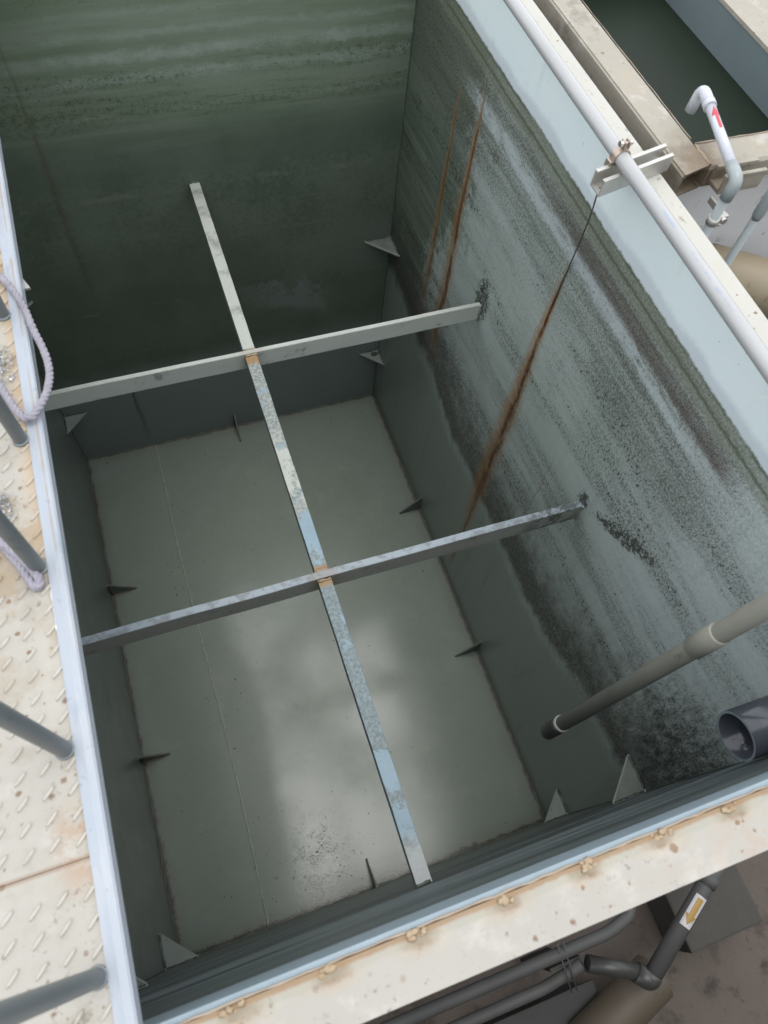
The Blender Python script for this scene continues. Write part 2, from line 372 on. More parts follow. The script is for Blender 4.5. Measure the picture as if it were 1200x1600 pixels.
def mat_cream(name, base=(.385, .36, .31), rust=.5, drip=False, rough=.55, lugs=False):
    m = M(name, rough, 0, .35)
    c = m.mix(m.noise(9, 4, .6), base, tuple(v * .86 for v in base))
    c = m.mix(m.ss(.52, .7, m.noise(26, 4, .65)) * .5, c, (.41, .395, .36))
    d = m.ss(.42, .68, m.noise(5, 3, .6)) * rust
    d1, cc = m.vor(100)
    dens = m.ss(.35, .65, cc - .35 + d)
    size = cc.pow(4.) * .40 + .05
    c = m.mix(m.ss(size * 1.15, size * .55, d1 + (m.noise(190, 4, .75) - .5) * .55) * dens * .85, c, m.mix(cc, (.24, .14, .07), (.12, .06, .03)))
    d3, c3 = m.vor(210)
    c = m.mix(m.ss(.30, .14, d3 + (m.noise(320, 3, .7) - .5) * .4) * m.ss(.45, .7, c3) * m.ss(.48, .66, m.noise(8, 4, .65)) * rust, c, (.19, .115, .06))
    c = m.mix(m.ss(.55, .75, m.noise(16, 4, .65)) * rust * .45, c, (.33, .27, .185))
    c = m.mix(m.ss(.60, .68, m.noise(75, 4, .7)) * m.ss(.45, .6, m.noise(7, 3, .6)) * .7, c, (.13, .11, .09))
    if drip:
        c = m.mix(m.ss(.55, .68, m.noise(1, 4, .6, m.vec(m.x * 3, m.y * 40, m.z * 6))) * m.ss(.5, .2, m.nz) * .35, c, (.22, .20, .16))
    return m, c

def mat_near_rim():
    m, c = mat_cream('near_rim_paint', (.335, .318, .28), .35)
    x, y = m.x, m.y
    t = (x - .289 + .0343).mod(.0686) - .0343
    r = ((t * t) * .40 + (y + .0105) * (y + .0105) * 1.6).pow(.5)
    st = m.ss(.0125, .003, r + (m.noise(90, 5, .72) - .5) * .016)
    c = m.mix(m.ss(.022, .006, r + (m.noise(60, 5, .7) - .5) * .02) * .35, c, (.33, .235, .135))
    c = m.mix(st * .85, c, m.mix(m.noise(140, 4, .7), (.085, .045, .02), (.23, .135, .06)))
    ein = m.ss(-.0165, -.013, y + (m.noise(1, 5, .7, m.vec(x * 26, 0, 0)) - .5) * .010)
    c = m.mix(ein * .45, c, (.26, .255, .20))
    c = m.mix(m.ss(.004, .001, (y + .0068).abs() + (m.noise(60, 4, .7) - .5) * .004) * .8, c, (.22, .13, .06))
    ed = m.ss(.55, .9, x) * m.ss(.47, .6, m.noise(45, 4, .65)) * m.ss(-.012, -.03, y)
    c = m.mix(ed * .5, c, (.36, .21, .12))
    return m.done(c, None, m.noise(80, 3), .15, .002)

zlug = H + .0085
def mat_deck():
    m, c = mat_cream('deck_cream_paint', (.372, .355, .312), .9)
    x, y = m.x, m.y
    j = m.ss(.05, .0, (y - .128).abs() + (m.noise(40, 4) - .5) * .02) * m.ss(.17, .208, x)
    c = m.mix(j * m.ss(.4, .6, m.noise(60, 5, .7)) * .7, c, (.30, .17, .085))
    j2 = m.ss(.0035, .001, (y - .119).abs())
    c = m.mix(j2 * .6, c, (.22, .13, .07))
    c = m.mix(m.ss(zlug + .0006, zlug + .0016, m.z), c, (.43, .405, .355))
    c = m.mix(m.band(m.z, zlug + .0001, zlug + .0007, .0002) * .40, c, (.24, .20, .155))
    wear = m.ss(.46, .62, m.noise(14, 5, .72)) * m.ss(.20, .36, y)
    c = m.mix(wear * .75, c, (.27, .205, .125))
    c = m.mix(m.ss(.50, .66, m.noise(22, 5, .72)) * .40, c, (.25, .22, .17))
    c = m.mix(m.ss(.02, .0, .212 - x + (m.noise(30, 3) - .5) * .02) * m.ss(.3, .5, y) * .5, c, (.40, .27, .14))
    return m.done(c, None, m.noise(60, 4), .25, .002)

def mat_edge():
    m = M('edge_white_paint', .4, 0, .4)
    c = m.mix(m.noise(8, 4, .6, m.vec(m.x * 6, m.y, m.z * 6)), (.335, .36, .395), (.28, .312, .352))
    c = m.mix(m.ss(.58, .72, m.noise(1, 3, .6, m.vec(m.x * 40, m.y * 9, 2))) * .6, c, (.20, .25, .29))
    c = m.mix(m.ss(.46, .66, m.noise(1, 5, .7, m.vec(m.x * 60, m.y * 16, 5))) * .45, c, (.37, .385, .395))
    c = m.mix(m.ss(.62, .68, m.noise(60, 5, .75)) * .6, c, (.20, .20, .19))
    n = (m.x - .2195).abs() + (m.noise(9, 3) - .5) * .006
    c = m.mix(m.ss(.0016, .0004, n) * m.ss(.25, .45, m.y) * m.ss(.4, .5, m.noise(14, 3)) * .7, c, (.27, .21, .14))
    c = m.mix(m.ss(.73, .76, m.noise(26, 3, .6)) * .8, c, (.30, .17, .13))
    return m.done(c, None, m.noise(40, 3), .1, .002)

def simple(name, a, b, sc=12., rough=.5, metal=0., spec=.45, bump=.15, speck=None, bs=80):
    m = M(name, rough, metal, spec)
    c = m.mix(m.noise(sc, 4, .6), a, b)
    if speck: c = m.mix(m.ss(.62, .70, m.noise(sc * 5, 4, .65)) * .7, c, speck)
    return m.done(c, None, m.noise(bs, 4), bump, .002)

MT = dict(
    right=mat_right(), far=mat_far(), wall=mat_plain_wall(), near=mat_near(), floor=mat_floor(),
    cross_far=mat_cross('cross_beam_pale', True), cross_near=mat_cross('cross_beam_worn', False), long=mat_long(),
    near_rim=mat_near_rim(), deck=mat_deck(), edge=mat_edge())
_m, _c = mat_cream('rim_cream_paint', (.43, .42, .375), .55, True); MT['rim'] = _m.done(_c, None, _m.noise(80, 3), .15, .002)
_m, _c = mat_cream('second_tank_paint', (.30, .275, .225), .75, True); _d = ((_m.x - 1.105) * (_m.x - 1.105) + (_m.y - .715) * (_m.y - .715)).pow(.5)
_c = _m.mix(_m.ss(.075, .01, _d + (_m.noise(40, 5, .72) - .5) * .09) * .8, _c, _m.mix(_m.noise(70, 4, .7), (.085, .055, .032), (.19, .135, .08)))
_c = _m.mix(_m.ss(.50, .62, _m.noise(30, 5, .75)) * _m.ss(.45, .6, _m.noise(6, 3)) * .6, _c, (.15, .13, .10))
MT['rim2'] = _m.done(_c, None, _m.noise(80, 3), .15, .002)
MT['gusset'] = simple('gusset_paint', (.20, .235, .21), (.27, .30, .27), 20, .4, speck=(.05, .05, .045))
MT['gusset_edge'] = simple('gusset_bare_edge', (.36, .38, .34), (.26, .28, .25), 40, .5)
MT['gusset_dirty'] = simple('gusset_slime', (.06, .07, .06), (.26, .28, .25), 30, .45)
MT['fin'] = simple('fin_paint', (.10, .115, .105), (.15, .165, .15), 20, .45, speck=(.06, .045, .03))
MT['bead'] = simple('seam_bead', (.19, .21, .18), (.34, .36, .31), 50, .35, speck=(.05, .045, .04))
MT['bead_edge'] = simple('seam_bead_grimy', (.05, .045, .035), (.17, .185, .16), 26, .5, speck=(.30, .32, .29))
MT['bead_white'] = simple('seam_bead_pale', (.05, .065, .052), (.08, .10, .085), 40, .5, speck=(.33, .36, .33))
m = M('rusty_weld', .6, 0, .35)
c = m.mix(m.ss(.15, .85, m.nz + (m.noise(140, 4, .7) - .5) * .7), m.mix(m.noise(90, 3), (.075, .035, .014), (.17, .085, .03)), m.mix(m.noise(70, 4, .7), (.42, .36, .26), (.20, .12, .05)))
MT['rust_bead'] = m.done(c, None, m.noise(160, 4), .6, .002)
MT['rust_edge'] = simple('rust_tinged_edge', (.36, .31, .25), (.22, .15, .09), 40, .6)
MT['pvc_white'] = simple('white_plastic', (.47, .48, .52), (.40, .42, .45), 10, .25, speck=None, bump=.03)
MT['pvc_rim'] = simple('aged_white_plastic', (.37, .375, .375), (.30, .30, .295), 9, .2, bump=.05)
MT['pvc_grey'] = simple('grey_plastic', (.22, .25, .255), (.28, .31, .31), 10, .35, bump=.05)
MT['pvc_dip'] = simple('stained_grey_plastic', (.20, .21, .19), (.31, .315, .28), 16, .42, speck=(.10, .10, .085))
m = M('stained_grey_plastic', .42, 0, .4)
c = m.mix(m.ss(1.0, 1.36, m.z + (m.noise(9, 4, .6) - .5) * .12), m.mix(m.noise(18, 4), (.065, .070, .060), (.115, .118, .10)), m.mix(m.noise(14, 4), (.20, .20, .165), (.29, .285, .24)))
c = m.mix(m.ss(.58, .7, m.noise(30, 4, .65, m.vec(m.x, m.y, m.z * .4))) * .6, c, (.09, .085, .065))
MT['pvc_dip'] = m.done(c, None, m.noise(70, 3), .15, .002)
MT['pvc_dark'] = simple('dark_plastic', (.032, .034, .032), (.05, .05, .045), 12, .4)
MT['pvc_mid'] = simple('dusty_grey_plastic', (.050, .052, .050), (.085, .085, .080), 12, .65, speck=(.10, .085, .065))
MT['collar'] = simple('pale_sealant', (.34, .345, .30), (.22, .225, .20), 60, .6)
MT['galv'] = simple('galvanised_steel', (.42, .41, .38), (.55, .54, .50), 30, .38, .55, speck=(.28, .22, .15))
MT['clamp'] = simple('tarnished_clamp', (.36, .28, .22), (.55, .48, .42), 40, .35, .7, speck=(.16, .10, .07))
MT['bolt'] = simple('zinc_bolt', (.62, .60, .57), (.45, .42, .38), 60, .3, .8)
MT['post'] = simple('grey_post_paint', (.16, .185, .195), (.22, .245, .25), 12, .45, speck=(.13, .14, .14))
MT['wire'] = simple('dark_wire', (.035, .033, .03), (.09, .075, .06), 60, .5)
MT['stub'] = simple('slimy_dark_steel', (.014, .015, .018), (.085, .095, .115), 9, .16, 0, .6, .25, bs=30)
MT['stub_rim'] = simple('bare_pipe_lip', (.26, .30, .33), (.15, .18, .20), 40, .4)
MT['foil'] = simple('dull_foil', (.10, .105, .11), (.55, .57, .58), 240, .3, .8, bump=.5)
MT['water'] = None
MT['ochre'] = simple('tan_painted_steel', (.235, .19, .125), (.31, .26, .18), 8, .55, speck=(.17, .11, .065))
MT['ochre_dim'] = simple('dull_tan_plastic', (.065, .052, .036), (.085, .068, .048), 9, .6, speck=(.05, .035, .025))
MT['conc'] = simple('dusty_concrete_block', (.045, .043, .037), (.065, .06, .052), 16, .85, speck=(.08, .075, .065))
MT['dark_steel'] = simple('grimy_dark_steel', (.012, .012, .012), (.022, .020, .018), 14, .6)
MT['red'] = simple('red_print', (.44, .05, .07), (.38, .06, .08), 40, .5)
MT['white'] = simple('white_label', (.50, .49, .50), (.42, .41, .42), 40, .45)
MT['yellow'] = simple('yellow_print', (.36, .22, .05), (.28, .18, .05), 60, .5)
MT['blue'] = simple('faded_blue_print', (.22, .28, .40), (.26, .32, .44), 60, .5)
MT['tank2_in'] = simple('second_tank_inside', (.11, .145, .14), (.165, .20, .215), 6, .35, speck=None, bump=.05)
MT['tank2_green'] = simple('second_tank_algae', (.055, .10, .065), (.08, .13, .085), 8, .45)
MT['tank2_out'] = simple('second_tank_outside', (.60, .605, .61), (.70, .70, .705), 7, .45, speck=(.22, .20, .17))
m = M('rope_fibre', .9, 0, .1)
tw = m.noise(110, 3, .6)
MT['rope'] = m.done(m.mix(tw, (.18, .168, .195), (.35, .33, .37)), None, tw, .6, .003)
m = M('still_dark_water', .45, 0, .08)
MT['water'] = m.done(m.mix(m.noise(3, 3), (.011, .019, .012), (.016, .020, .015)), None, m.noise(9, 2), .02, .002)
m = M('ground_concrete', .9, 0, .2)
c = m.mix(m.noise(3, 5, .6), (.078, .064, .054), (.13, .112, .098))
c = m.mix(m.ss(.5, .7, m.noise(11, 5, .7)) * .6, c, (.022, .017, .014))
c = m.mix(m.ss(.62, .68, m.noise(50, 4, .6)) * .6, c, (.05, .045, .04))
c = m.mix(m.ss(1.05, 1.3, m.x) * m.ss(.2, .5, m.y) * .7, c, (.12, .115, .14))
MT['ground'] = m.done(c, None, m.noise(22, 6, .65), .6, .01)

# ------------------------------------------------------------------ mesh helpers (units; scaled to metres on build)
class MB:
    def __init__(s): s.bm = bmesh.new()
    def box(s, a, b, bev=0.):
        v = [s.bm.verts.new((x, y, z)) for z in (a[2], b[2]) for y in (a[1], b[1]) for x in (a[0], b[0])]
        f = [s.bm.faces.new([v[i] for i in q]) for q in ((0, 2, 3, 1), (4, 5, 7, 6), (0, 1, 5, 4), (2, 6, 7, 3), (0, 4, 6, 2), (1, 3, 7, 5))]
        if bev:
            es = list({e for q in f for e in q.edges})
            bmesh.ops.bevel(s.bm, geom=es, offset=bev, segments=2, affect='EDGES', profile=.6)
        return s
    def prism(s, pts, d, mat_side=0, mat_cap=0):
        d = Vector(d)
        a = [s.bm.verts.new(p) for p in pts]; b = [s.bm.verts.new(Vector(p) + d) for p in pts]
        n = len(pts)
        for f in (s.bm.faces.new(a), s.bm.faces.new(b[::-1])): f.material_index = mat_cap
        for i in range(n):
            f = s.bm.faces.new((a[i], b[i], b[(i + 1) % n], a[(i + 1) % n])); f.material_index = mat_side
        return s
    def tube(s, pts, r, seg=16, cap=True, jit=0., radii=None, smooth=True):
        pts = [Vector(p) for p in pts]; rings = []
        up = None
        for i, p in enumerate(pts):
            t = (pts[min(i + 1, len(pts) - 1)] - pts[max(i - 1, 0)]).normalized()
            if up is None:
                up = Vector((0, 0, 1)) if abs(t.z) < .9 else Vector((1, 0, 0))
            u = (up - t * up.dot(t)).normalized(); up = u
            w = t.cross(u)
            rr = radii[i] if radii else r
            if jit: rr *= 1 + random.uniform(-jit, jit)
            rings.append([s.bm.verts.new(p + (u * math.cos(k) + w * math.sin(k)) * rr) for k in [2 * math.pi * j / seg for j in range(seg)]])
        for a, b in zip(rings, rings[1:]):
            for j in range(seg):
                f = s.bm.faces.new((a[j], a[(j + 1) % seg], b[(j + 1) % seg], b[j])); f.smooth = smooth
        if cap:
            s.bm.faces.new(rings[0][::-1]); s.bm.faces.new(rings[-1])
        return s
    def hollow(s, p0, p1, r, ri, seg=40, deep=None):
        """open-ended pipe: outer skin, lip and inner bore"""
        p0, p1 = Vector(p0), Vector(p1); t = (p1 - p0).normalized()
        up = Vector((0, 0, 1)) if abs(t.z) < .9 else Vector((0, 1, 0))
        u = (up - t * up.dot(t)).normalized(); w = t.cross(u)
        def ring(c, rr): return [s.bm.verts.new(c + (u * math.cos(k) + w * math.sin(k)) * rr) for k in [2 * math.pi * j / seg for j in range(seg)]]
        R = [ring(p1, r), ring(p0, r), ring(p0, ri), ring(p1, ri)]
        for i, (a, b) in enumerate(zip(R, R[1:])):
            for j in range(seg):
                f = s.bm.faces.new((a[j], b[j], b[(j + 1) % seg], a[(j + 1) % seg])); f.smooth = i != 1
                f.material_index = 1 if i == 1 else 0
        for j in range(seg): s.bm.faces.new((R[3][j], R[0][j], R[0][(j + 1) % seg], R[3][(j + 1) % seg]))
        return s
    def build(s, name, mats, parent=None, base=None):
        bmesh.ops.recalc_face_normals(s.bm, faces=s.bm.faces)
        base = Vector(base) if base is not None else (parent['_b'] if parent is not None else Vector((0, 0, 0)))
        base = Vector(base)
        for v in s.bm.verts: v.co = (v.co - base) * S
        me = bpy.data.meshes.new(name); s.bm.to_mesh(me); s.bm.free()
        for k in (mats if isinstance(mats, (list, tuple)) else [mats]): me.materials.append(MT[k])
        o = bpy.data.objects.new(name, me); COL.objects.link(o)
        if parent is not None: o.parent = parent
        else: o.location = base * S
        o['_b'] = base
        return o

def sub(o, parent):
    """parent o (built at the same base) one level deeper"""
    o.parent = parent; return o

def tag(o, label, cat, group=None, kind=None):
    if label: o['label'] = label
    if cat: o['category'] = cat
    if group: o['group'] = group
    if kind: o['kind'] = kind
    return o

def thing(name, label, cat, base=(0, 0, 0), group=None):
    o = bpy.data.objects.new(name, None); COL.objects.link(o)
    o.empty_display_size = .05
    o.location = Vector(base) * S; o['_b'] = Vector(base)
    return tag(o, label, cat, group)

def seam(a, b, r, step=.012, wob=.0012, jit=.35):
    a, b = Vector(a), Vector(b); n = max(3, int((b - a).length / step))
    return [a.lerp(b, i / n) + Vector([random.uniform(-wob, wob) for _ in range(3)]) for i in range(n + 1)]

def arc(pts, r=.02, n=6):
    """round the corners of a polyline"""
    pts = [Vector(p) for p in pts]; out = [pts[0]]
    for a, b, c in zip(pts, pts[1:], pts[2:]):
        d0 = (a - b); d1 = (c - b); k = min(r, d0.length * .45, d1.length * .45)
        p, q = b + d0.normalized() * k, b + d1.normalized() * k
        for i in range(n + 1):
            t = i / n; out.append(p * (1 - t) ** 2 + b * 2 * t * (1 - t) + q * t * t)
    out.append(pts[-1]); return out

# ------------------------------------------------------------------ ground
g = MB(); gz = -.10
v = [g.bm.verts.new((x, y, gz)) for x, y in ((-60, -60), (60, -60), (60, 60), (-60, 60))]; g.bm.faces.new(v)
tag(g.build('ground', 'ground'), None, None, kind='structure')

# ------------------------------------------------------------------ the tank
T = thing('steel_tank', 'deep empty grey-green steel tank with algae-stained walls and crossed bars inside', 'tank')
t = .005
MB().box((-t, -t, -.012), (1 + t, L + t, 0)).build('floor_plate', 'floor', T)
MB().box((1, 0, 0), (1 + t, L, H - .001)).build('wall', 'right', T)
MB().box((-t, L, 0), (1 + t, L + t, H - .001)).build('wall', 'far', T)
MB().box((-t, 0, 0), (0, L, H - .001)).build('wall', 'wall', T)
MB().box((-t, -t, 0), (1 + t, 0, H - .001)).build('wall', 'near', T)
# bearers under the floor
for yy in (.05, .5, .95, 1.45):
    MB().box((-.005, yy - .02, gz + .001), (1.005, yy + .02, -.0125)).build('bearer', 'dark_steel', T)
# rims: rolled angles round the top
def angle_rim(name, poly, d, mat): return MB().prism(poly, d).build(name, mat, T)
zt, zb = H + .0022, H - .0022
near = angle_rim('rim', [(-.05, 0.0022 - .008, zt), (-.05, -.0465, zt), (-.05, -.0465, zt - .046), (-.05, -.042, zt - .046), (-.05, -.042, zb), (-.05, .0022 - .008, zb)], (1.14, 0, 0), 'near_rim')
near['label'] = 'cream rim with a row of rusty weld lumps'
angle_rim('rim', [(1.0005, -.0055, zt), (1.036, -.0055, zt), (1.036, -.0055, zt - .036), (1.032, -.0055, zt - .036), (1.032, -.0055, zb), (1.0005, -.0055, zb)], (0, 1.56, 0), 'rim')
angle_rim('rim', [(-.05, L + .0005, zt), (-.05, L + .040, zt), (-.05, L + .040, zt - .036), (-.05, L + .036, zt - .036), (-.05, L + .036, zb), (-.05, L + .0005, zb)], (1.04, 0, 0), 'rim')
angle_rim('rim', [(-.0005, 0, zb + .002), (-.036, 0, zb + .002), (-.036, 0, zt - .036), (-.032, 0, zt - .036), (-.032, 0, zb - .002), (-.0005, 0, zb - .002)], (0, L, 0), 'rim')
# weld lumps on the near rim
for i in range(-2, 12):
    x0 = .289 + .0686 * i + random.uniform(-.006, .006)
    if x0 < .03 or x0 > .98: continue
    b = MB()
    wd = random.uniform(.006, .0115)
    for k in range(random.randint(7, 12)):
        c0 = Vector((x0 + random.uniform(-wd, wd), -.0078 + random.uniform(-.0034, .0022), zt + random.uniform(-.0008, .0006)))
        r = random.uniform(.0010, .0028)
        bmesh.ops.create_icosphere(b.bm, subdivisions=2, radius=1, matrix=Matrix.Translation(c0) @ Matrix.Diagonal((r * 1.3, r, r * .75, 1)))
    for vv in b.bm.verts:
        vv.co += Vector(mnoise.noise_vector(vv.co * 420)) * .0011
    for f in b.bm.faces: f.smooth = True
    b.build('weld_lump', 'rust_bead', near)
# bead where the near wall meets the rim
MB().tube(seam((.02, -.0045, zt - .0005), (.98, -.0045, zt - .0005), .0010, .010, .0005), .0009, 6, True, .4).build('weld_bead', 'rust_edge', near)

# cross beams: angle bars, upright leg towards the viewer
def cross(y, zc, h, top, mat, yl, yr, dz=0.):
    b = MB(); th = .0042
    prof = [(0, 0), (0, -h), (th, -h), (th, -th), (top, -th), (top, 0)]
    n = 24; rings = []
    for i in range(n + 1):
        x = .0008 + (.9984) * i / n; yy = yl + (yr - yl) * x; z = zc + dz * (x - .5)
        w = mnoise.noise((x * 6, y * 9, 1)) * .0012
        rings.append([b.bm.verts.new((x, yy + p + w, z + q + w * .5)) for p, q in prof])
    m_ = len(prof)
    for a, c in zip(rings, rings[1:]):
        for j in range(m_): b.bm.faces.new((a[j], a[(j + 1) % m_], c[(j + 1) % m_], c[j]))
    b.bm.faces.new(rings[0]); b.bm.faces.new(rings[-1][::-1])
    bmesh.ops.recalc_face_normals(b.bm, faces=b.bm.faces)
    es = [e for e in b.bm.edges if len(e.link_faces) == 2 and e.calc_face_angle() > .8]
    bmesh.ops.bevel(b.bm, geom=es, offset=.0007, segments=2, affect='EDGES')
    o = b.build('cross_beam', mat, T)
    for xx, sgn in ((0, 1), (1, -1)):
        q = MB(); q.tube(seam((xx + sgn * .002, yl + (yr - yl) * xx - .002, zc + dz * (xx - .5) + .001), (xx + sgn * .002, yl + (yr - yl) * xx - .002, zc + dz * (xx - .5) - h), .002, .006, .0008), .0022, 6, True, .4)
        q.build('weld_bead', 'bead', o)
    return o
ZB = .975
o = cross(.985, ZB, .043, .0095, 'cross_far', .982, .982); o['label'] = 'pale grey cross beam further from the near rim'
o = cross(.490, ZB, .050, .0130, 'cross_near', .485, .485, -.012); o['label'] = 'dark worn cross beam with a bluish top edge'
# the long bar, in three lengths between the cross beams
def longbar(y0, y1):
    b = MB(); z = ZB - .0045; th = .004; w = .0235; x0 = .4925
    prof = [(0, 0), (w, 0), (w, -th), (th, -th), (th, -w), (0, -w)]
    n = 40; rings = []
    for i in range(n + 1):
        y = y0 + (y1 - y0) * i / n
        k = mnoise.noise((y * 14, 3, 0)) * .0009
        rings.append([b.bm.verts.new((x0 + p + (k if p > 0 else -k * .7) + (y - .7) * -.003, y, z + q)) for p, q in prof])
    for a, c in zip(rings, rings[1:]):
        for j in range(6): b.bm.faces.new((a[j], a[(j + 1) % 6], c[(j + 1) % 6], c[j]))
    b.bm.faces.new(rings[0]); b.bm.faces.new(rings[-1][::-1])
    bmesh.ops.recalc_face_normals(b.bm, faces=b.bm.faces)
    es = [e for e in b.bm.edges if len(e.link_faces) == 2 and e.calc_face_angle() > .8]
    bmesh.ops.bevel(b.bm, geom=es, offset=.0006, segments=1, affect='EDGES')
    o = b.build('long_bar', 'long', T)
    for yy, sg in ((y0, 1), (y1, -1)):
        MB().tube(seam((x0, yy + sg * .0015, z + .0005), (x0 + w, yy + sg * .0015, z + .0005), .002, .005, .0008), .0024, 6, True, .4).build('weld_bead', 'rust_bead' if .1 < yy < 1.2 else 'bead_white', o)
    return o
longbar(.0008, .4845)['label'] = 'length of long bar nearest the near rim, flaked blue paint'
longbar(.5000, .9815)['label'] = 'middle length of long bar, flaked blue and grey paint'
longbar(.9925, L - .0008)['label'] = 'length of long bar reaching the far wall, dull grey'

# corner gussets: small horizontal triangles
def gusset(cx, cy, sx, sy, z, mats, leg=.066, tilt=0.):
    b = MB(); e = .0006
    pts = [(cx + sx * e, cy + sy * e, z), (cx + sx * leg, cy + sy * e, z + tilt), (cx + sx * leg, cy + sy * .004, z + tilt), (cx + sx * .004, cy + sy * leg, z - tilt), (cx + sx * e, cy + sy * leg, z - tilt)]
    b.prism(pts, (0, 0, -.0045), 1, 0)
    bmesh.ops.recalc_face_normals(b.bm, faces=b.bm.faces)
    top = max(b.bm.faces, key=lambda f: f.calc_center_median().z)
    r = bmesh.ops.inset_region(b.bm, faces=[top], thickness=.0026, depth=-.0003)
    for f in r['faces']: f.material_index = 1
    o = b.build('corner_gusset', mats, T)
    w = MB()
    for dx, dy in ((1, 0), (0, 1)):
        w.tube(seam((cx + sx * (.003 + dx * .002), cy + sy * (.003 + dy * .002), z + .0004), (cx + sx * (.003 + dx * (leg - .005)), cy + sy * (.003 + dy * (leg - .005)), z + .0004), .001, .006, .0005), .0017, 6, True, .45)
    w.build('weld_bead', 'bead_white', o)
    return o
gusset(1, L, -1, -1, .245, ['gusset', 'gusset_edge'])
gusset(1, L, -1, -1, .712, ['gusset_dirty', 'gusset_edge'], .075)
gusset(0, L, 1, -1, .248, ['gusset', 'gusset'])
gusset(0, L, 1, -1, .712, ['gusset', 'gusset_edge'])
gusset(1, 0, -1, 1, .20, ['gusset', 'gusset'])
gusset(1, 0, -1, 1, .685, ['gusset_dirty', 'gusset_edge'], .072)
gusset(0, 0, 1, 1, .20, ['gusset', 'gusset'], .075)
gusset(0, 0, 1, 1, .70, ['gusset_dirty', 'gusset_edge'])
# soot blotch left on the lower far-right gusset
b = MB(); n = 22; ring = []
for i in range(n):
    a = 2 * math.pi * i / n; r = .0105 * (1 + .45 * mnoise.noise((math.cos(a) * 1.7, math.sin(a) * 1.7, 5)))
    ring.append(b.bm.verts.new((.980 + math.cos(a) * r * 1.25, L - .017 + math.sin(a) * r * .8, .2455)))
b.bm.faces.new(ring); bl = b.build('soot_blotch', 'wire', [o for o in COL.objects if o.name == 'corner_gusset'][0])

# upright fins on the floor along the walls
def fin(p, dirn, ln, ht):
    p, d = Vector(p), Vector(dirn); s_ = Vector((-d.y, d.x, 0)) * .0022
    b = MB(); b.prism([p - s_ + d * .0006 + Vector((0, 0, .0005)), p - s_ + d * ln + Vector((0, 0, .0005)), p - s_ + d * ln + Vector((0, 0, .005)), p - s_ + d * .004 + Vector((0, 0, ht)), p - s_ + d * .0006 + Vector((0, 0, ht))], s_ * 2)
    o = b.build('floor_fin', 'fin', T)
    w = MB(); a_ = p + d * .004 + Vector((0, 0, .0015))
    w.tube(seam(a_ - s_ * 1.2, a_ - s_ * 1.2 + d * (ln - .006), .001, .006, .0005), .0015, 6, True, .45)
    w.tube(seam(p + d * .0025 - s_ * 1.2 + Vector((0, 0, .004)), p + d * .0025 - s_ * 1.2 + Vector((0, 0, ht - .004)), .001, .006, .0005), .0015, 6, True, .45)
    w.build('weld_bead', 'rust_bead', o)
    return o
for y in (1.012, .507): fin((1, y, 0), (-1, 0, 0), .072, .075)
for y in (1.000, .492): fin((0, y, 0), (1, 0, 0), .074, .075)
fin((.499, L, 0), (0, -1, 0), .070, .075); fin((.502, 0, 0), (0, 1, 0), .072, .075)
# weld seams
fl = [o for o in COL.objects if o.name == 'floor_plate'][0]
MB().tube([p + Vector((.006 * math.sin(p.y * 4.1), 0, 0)) for p in seam((.222, .004, .0004), (.226, L - .004, .0004), .002, .008, .0008)], .0030, 6, True, .35).build('weld_seam', 'bead', fl)
for a, c in (((.001, .002, .001), (.001, L - .002, .001)), ((.999, .002, .001), (.999, L - .002, .001)), ((.002, .001, .001), (.998, .001, .001)), ((.002, L - .001, .001), (.998, L - .001, .001))):
    MB().tube(seam(a, c, .002, .009, .0014), .0022, 6, True, .65).build('weld_seam', 'bead_edge', fl)
for (cx, cy) in ((.999, L - .001), (.001, L - .001), (.999, .001), (.001, .001)):
    MB().tube(seam((cx, cy, .004), (cx, cy, H - .004), .002, .012, .0006), .0013, 6, True, .5).build('corner_weld', 'bead_white', T)
# flakes and crumbs lying on the floor
cr = MB()
for k in range(260):
    if k < 90: x, y = random.gauss(.40, .10), abs(random.gauss(.10, .08)) + .01
    elif k < 150: x, y = random.gauss(.225, .05), random.uniform(.02, 1.4)
    else: x, y = random.uniform(.02, .98), random.uniform(.02, L - .02)
    if not (.01 < x < .99): continue
    r = random.uniform(.0007, .0026) * (1.6 if random.random() < .06 else 1)
    a = random.uniform(0, 6.3); pts = []
    for j in range(5):
        q = a + j * 1.257; rr = r * random.uniform(.5, 1.2); pts.append((x + math.cos(q) * rr, y + math.sin(q) * rr * .8, .0006))
    cr.prism(pts, (random.uniform(-.0004, .0004), 0, random.uniform(.0004, .0016)))
tag(cr.build('rust_crumbs', 'wire'), None, None, kind='stuff')

